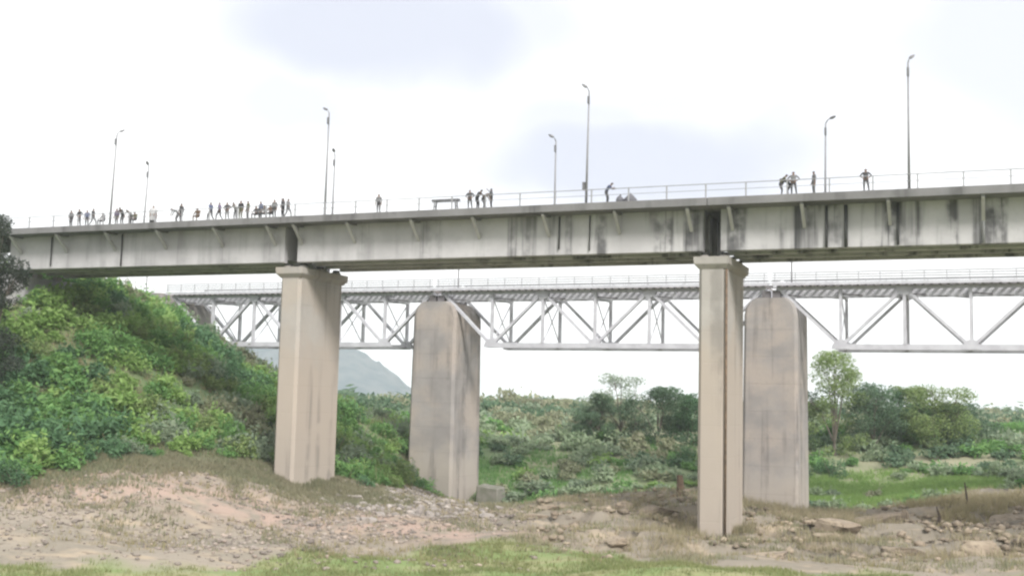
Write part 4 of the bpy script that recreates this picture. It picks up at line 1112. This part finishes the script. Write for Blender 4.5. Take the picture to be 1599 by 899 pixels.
def rock_rows(n, region, dims, seed, what, frm, group, mat=None):
    """loose rocks; each is named by its depth row and its count from the left within it"""
    pts = []
    while len(pts) < n:
        x, y = NR.uniform(region[0], region[1]), NR.uniform(region[2], region[3])
        if not keep_clear(x, y): pts.append((x, y))
    pts.sort(key=lambda p: p[1])
    per = math.ceil(n / 3)
    for r, row in enumerate(('front', 'middle', 'back')):
        for q, (x, y) in enumerate(sorted(pts[r * per:(r + 1) * per], key=lambda p: p[0] / p[1])):
            boulder(x, y, NR.uniform(*dims[0]), NR.uniform(*dims[1]), NR.uniform(*dims[2]), seed + r * per + q,
                    '%s, %s from left in the %s row %s' % (what, ORD[q], row, frm), NR.uniform(-.5, .5), .45, group, mat)
rock_rows(24, (19, 48, 81, 108), ((.4, 1.2), (.4, .8), (.25, .6)), 30, 'small ledge rock', 'right of second road pier', 'small ledge rocks right of the second pier')
rock_rows(21, (1, 14, 83, 108), ((.4, 1.2), (.4, .8), (.22, .5)), 70, 'small ledge rock', 'left of second road pier', 'small ledge rocks left of the second pier')
rock_rows(12, (-14, 0, 88, 106), ((.35, .9), (.35, .7), (.25, .5)), 110, 'grey rock', 'below first railway pier', 'rocks below the first railway pier', M_greyrub)

# old concrete block at the foot of the first railway pier
cb = MB().loft([[(-1.5, -1.2, -.6), (1.5, -1.2, -.6), (1.5, 1.4, -.6), (-1.5, 1.4, -.6)], [(-1.4, -1.1, 2.6), (1.35, -1.1, 2.3), (1.35, 1.3, 2.4), (-1.4, 1.3, 2.7)]]).build('concrete_block', M_oldblock, None, .12)
cb.location = (-2.0, 141.0, zt(-2.0, 141) - .1); cb.rotation_euler.z = ANG
tag(cb, 'weathered grey concrete block beside the foot of the first railway pier', 'block')
# person standing at the foot of the second railway pier
person(28.3, 112.5, 'stand', 160, 'black', 'black', 'person in black standing at the foot of the second railway pier', 1.0, zt(28.3, 112.5) - .01, None)
# stumps, stake and a forked dead branch
def stump(x, y, h, r, label, seed):
    t = MB(); pts, rad = [], []
    for i in range(5):
        f = i / 4; pts.append((math.sin(seed + f * 2) * .12, math.cos(seed * 2 + f) * .08, -.3 + f * (h + .3))); rad.append(r * (1.35 - .55 * f))
    o = t.tube(pts, rad, 9).build('stump', M_stump, None, 0, False); o.location = (x, y, zt(x, y)); tag(o, label, 'stump', 'stumps left of the second pier')
    for k in range(3):
        a = seed + k * 2.1
        MB().tube([(0, 0, .1), (math.cos(a) * r * 2, math.sin(a) * r * 2, -.02), (math.cos(a) * r * 3.4, math.sin(a) * r * 3.4, -.25)], [r * .5, r * .35, r * .2], 6).build('root', M_stump, o)
stump(15.7, 106.5, 1.9, .34, 'thick brown stump left of the second road pier', 1.0)
stump(16.9, 105.5, 1.5, .26, 'thinner brown stump touching the second road pier edge, right of the thick one', 2.3)
stump(11.2, 107.0, .9, .3, 'short brown stump on the tan mound farther left', 4.0)
br = empty('dead_branch', (36.4, 98.5, zt(36.4, 98.5) + .2), .3)
tag(br, 'dark forked dead branch lying on rocks at right', 'branch')
MB().tube([(-.4, 0, -.3), (.0, 0, .5), (.1, 0, 1.3), (-.1, .1, 2.1)], [.24, .2, .13, .04], 7).build('limb', M_driftwood, br)
MB().tube([(-.1, 0, .2), (1.0, .1, .35), (2.0, 0, .9), (2.9, .1, 1.15)], [.22, .16, .1, .03], 7).build('limb', M_driftwood, br)
MB().tube([(1.2, .05, .4), (1.7, .3, .3), (2.3, .4, .45)], [.09, .06, .02], 6).build('twig', M_driftwood, br)
sk = MB().tube([(0, 0, -.4), (-.05, 0, .8), (-.2, .02, 2.0)], [.1, .09, .06], 7).build('stake', M_driftwood); sk.location = (42.0, 106.5, zt(42, 106.5)); tag(sk, 'leaning dark wooden stake on the tan bank at right', 'stake')
MB().bar((-.3, .0, 1.62), (.12, .02, 1.58), .04, .06).build('crosspiece', M_driftwood, sk)

# ------------------------------------------------------------------ haze
hz = MB().box(-7200, 7200, -900, 7200, -6, 130).build('haze', None)
m = bpy.data.materials.new('haze_air'); m.use_nodes = True; m.node_tree.nodes.clear()
ho = m.node_tree.nodes.new('ShaderNodeOutputMaterial'); hv = m.node_tree.nodes.new('ShaderNodeVolumePrincipled')
hv.inputs['Color'].default_value = (.88, .93, 1.0, 1); hv.inputs['Density'].default_value = 0.00024; hv.inputs['Anisotropy'].default_value = 0.0
m.node_tree.links.new(hv.outputs['Volume'], ho.inputs['Volume'])
hz.data.materials.append(m)
tag(hz, 'pale haze filling the air over the river valley', 'haze', None, 'stuff')
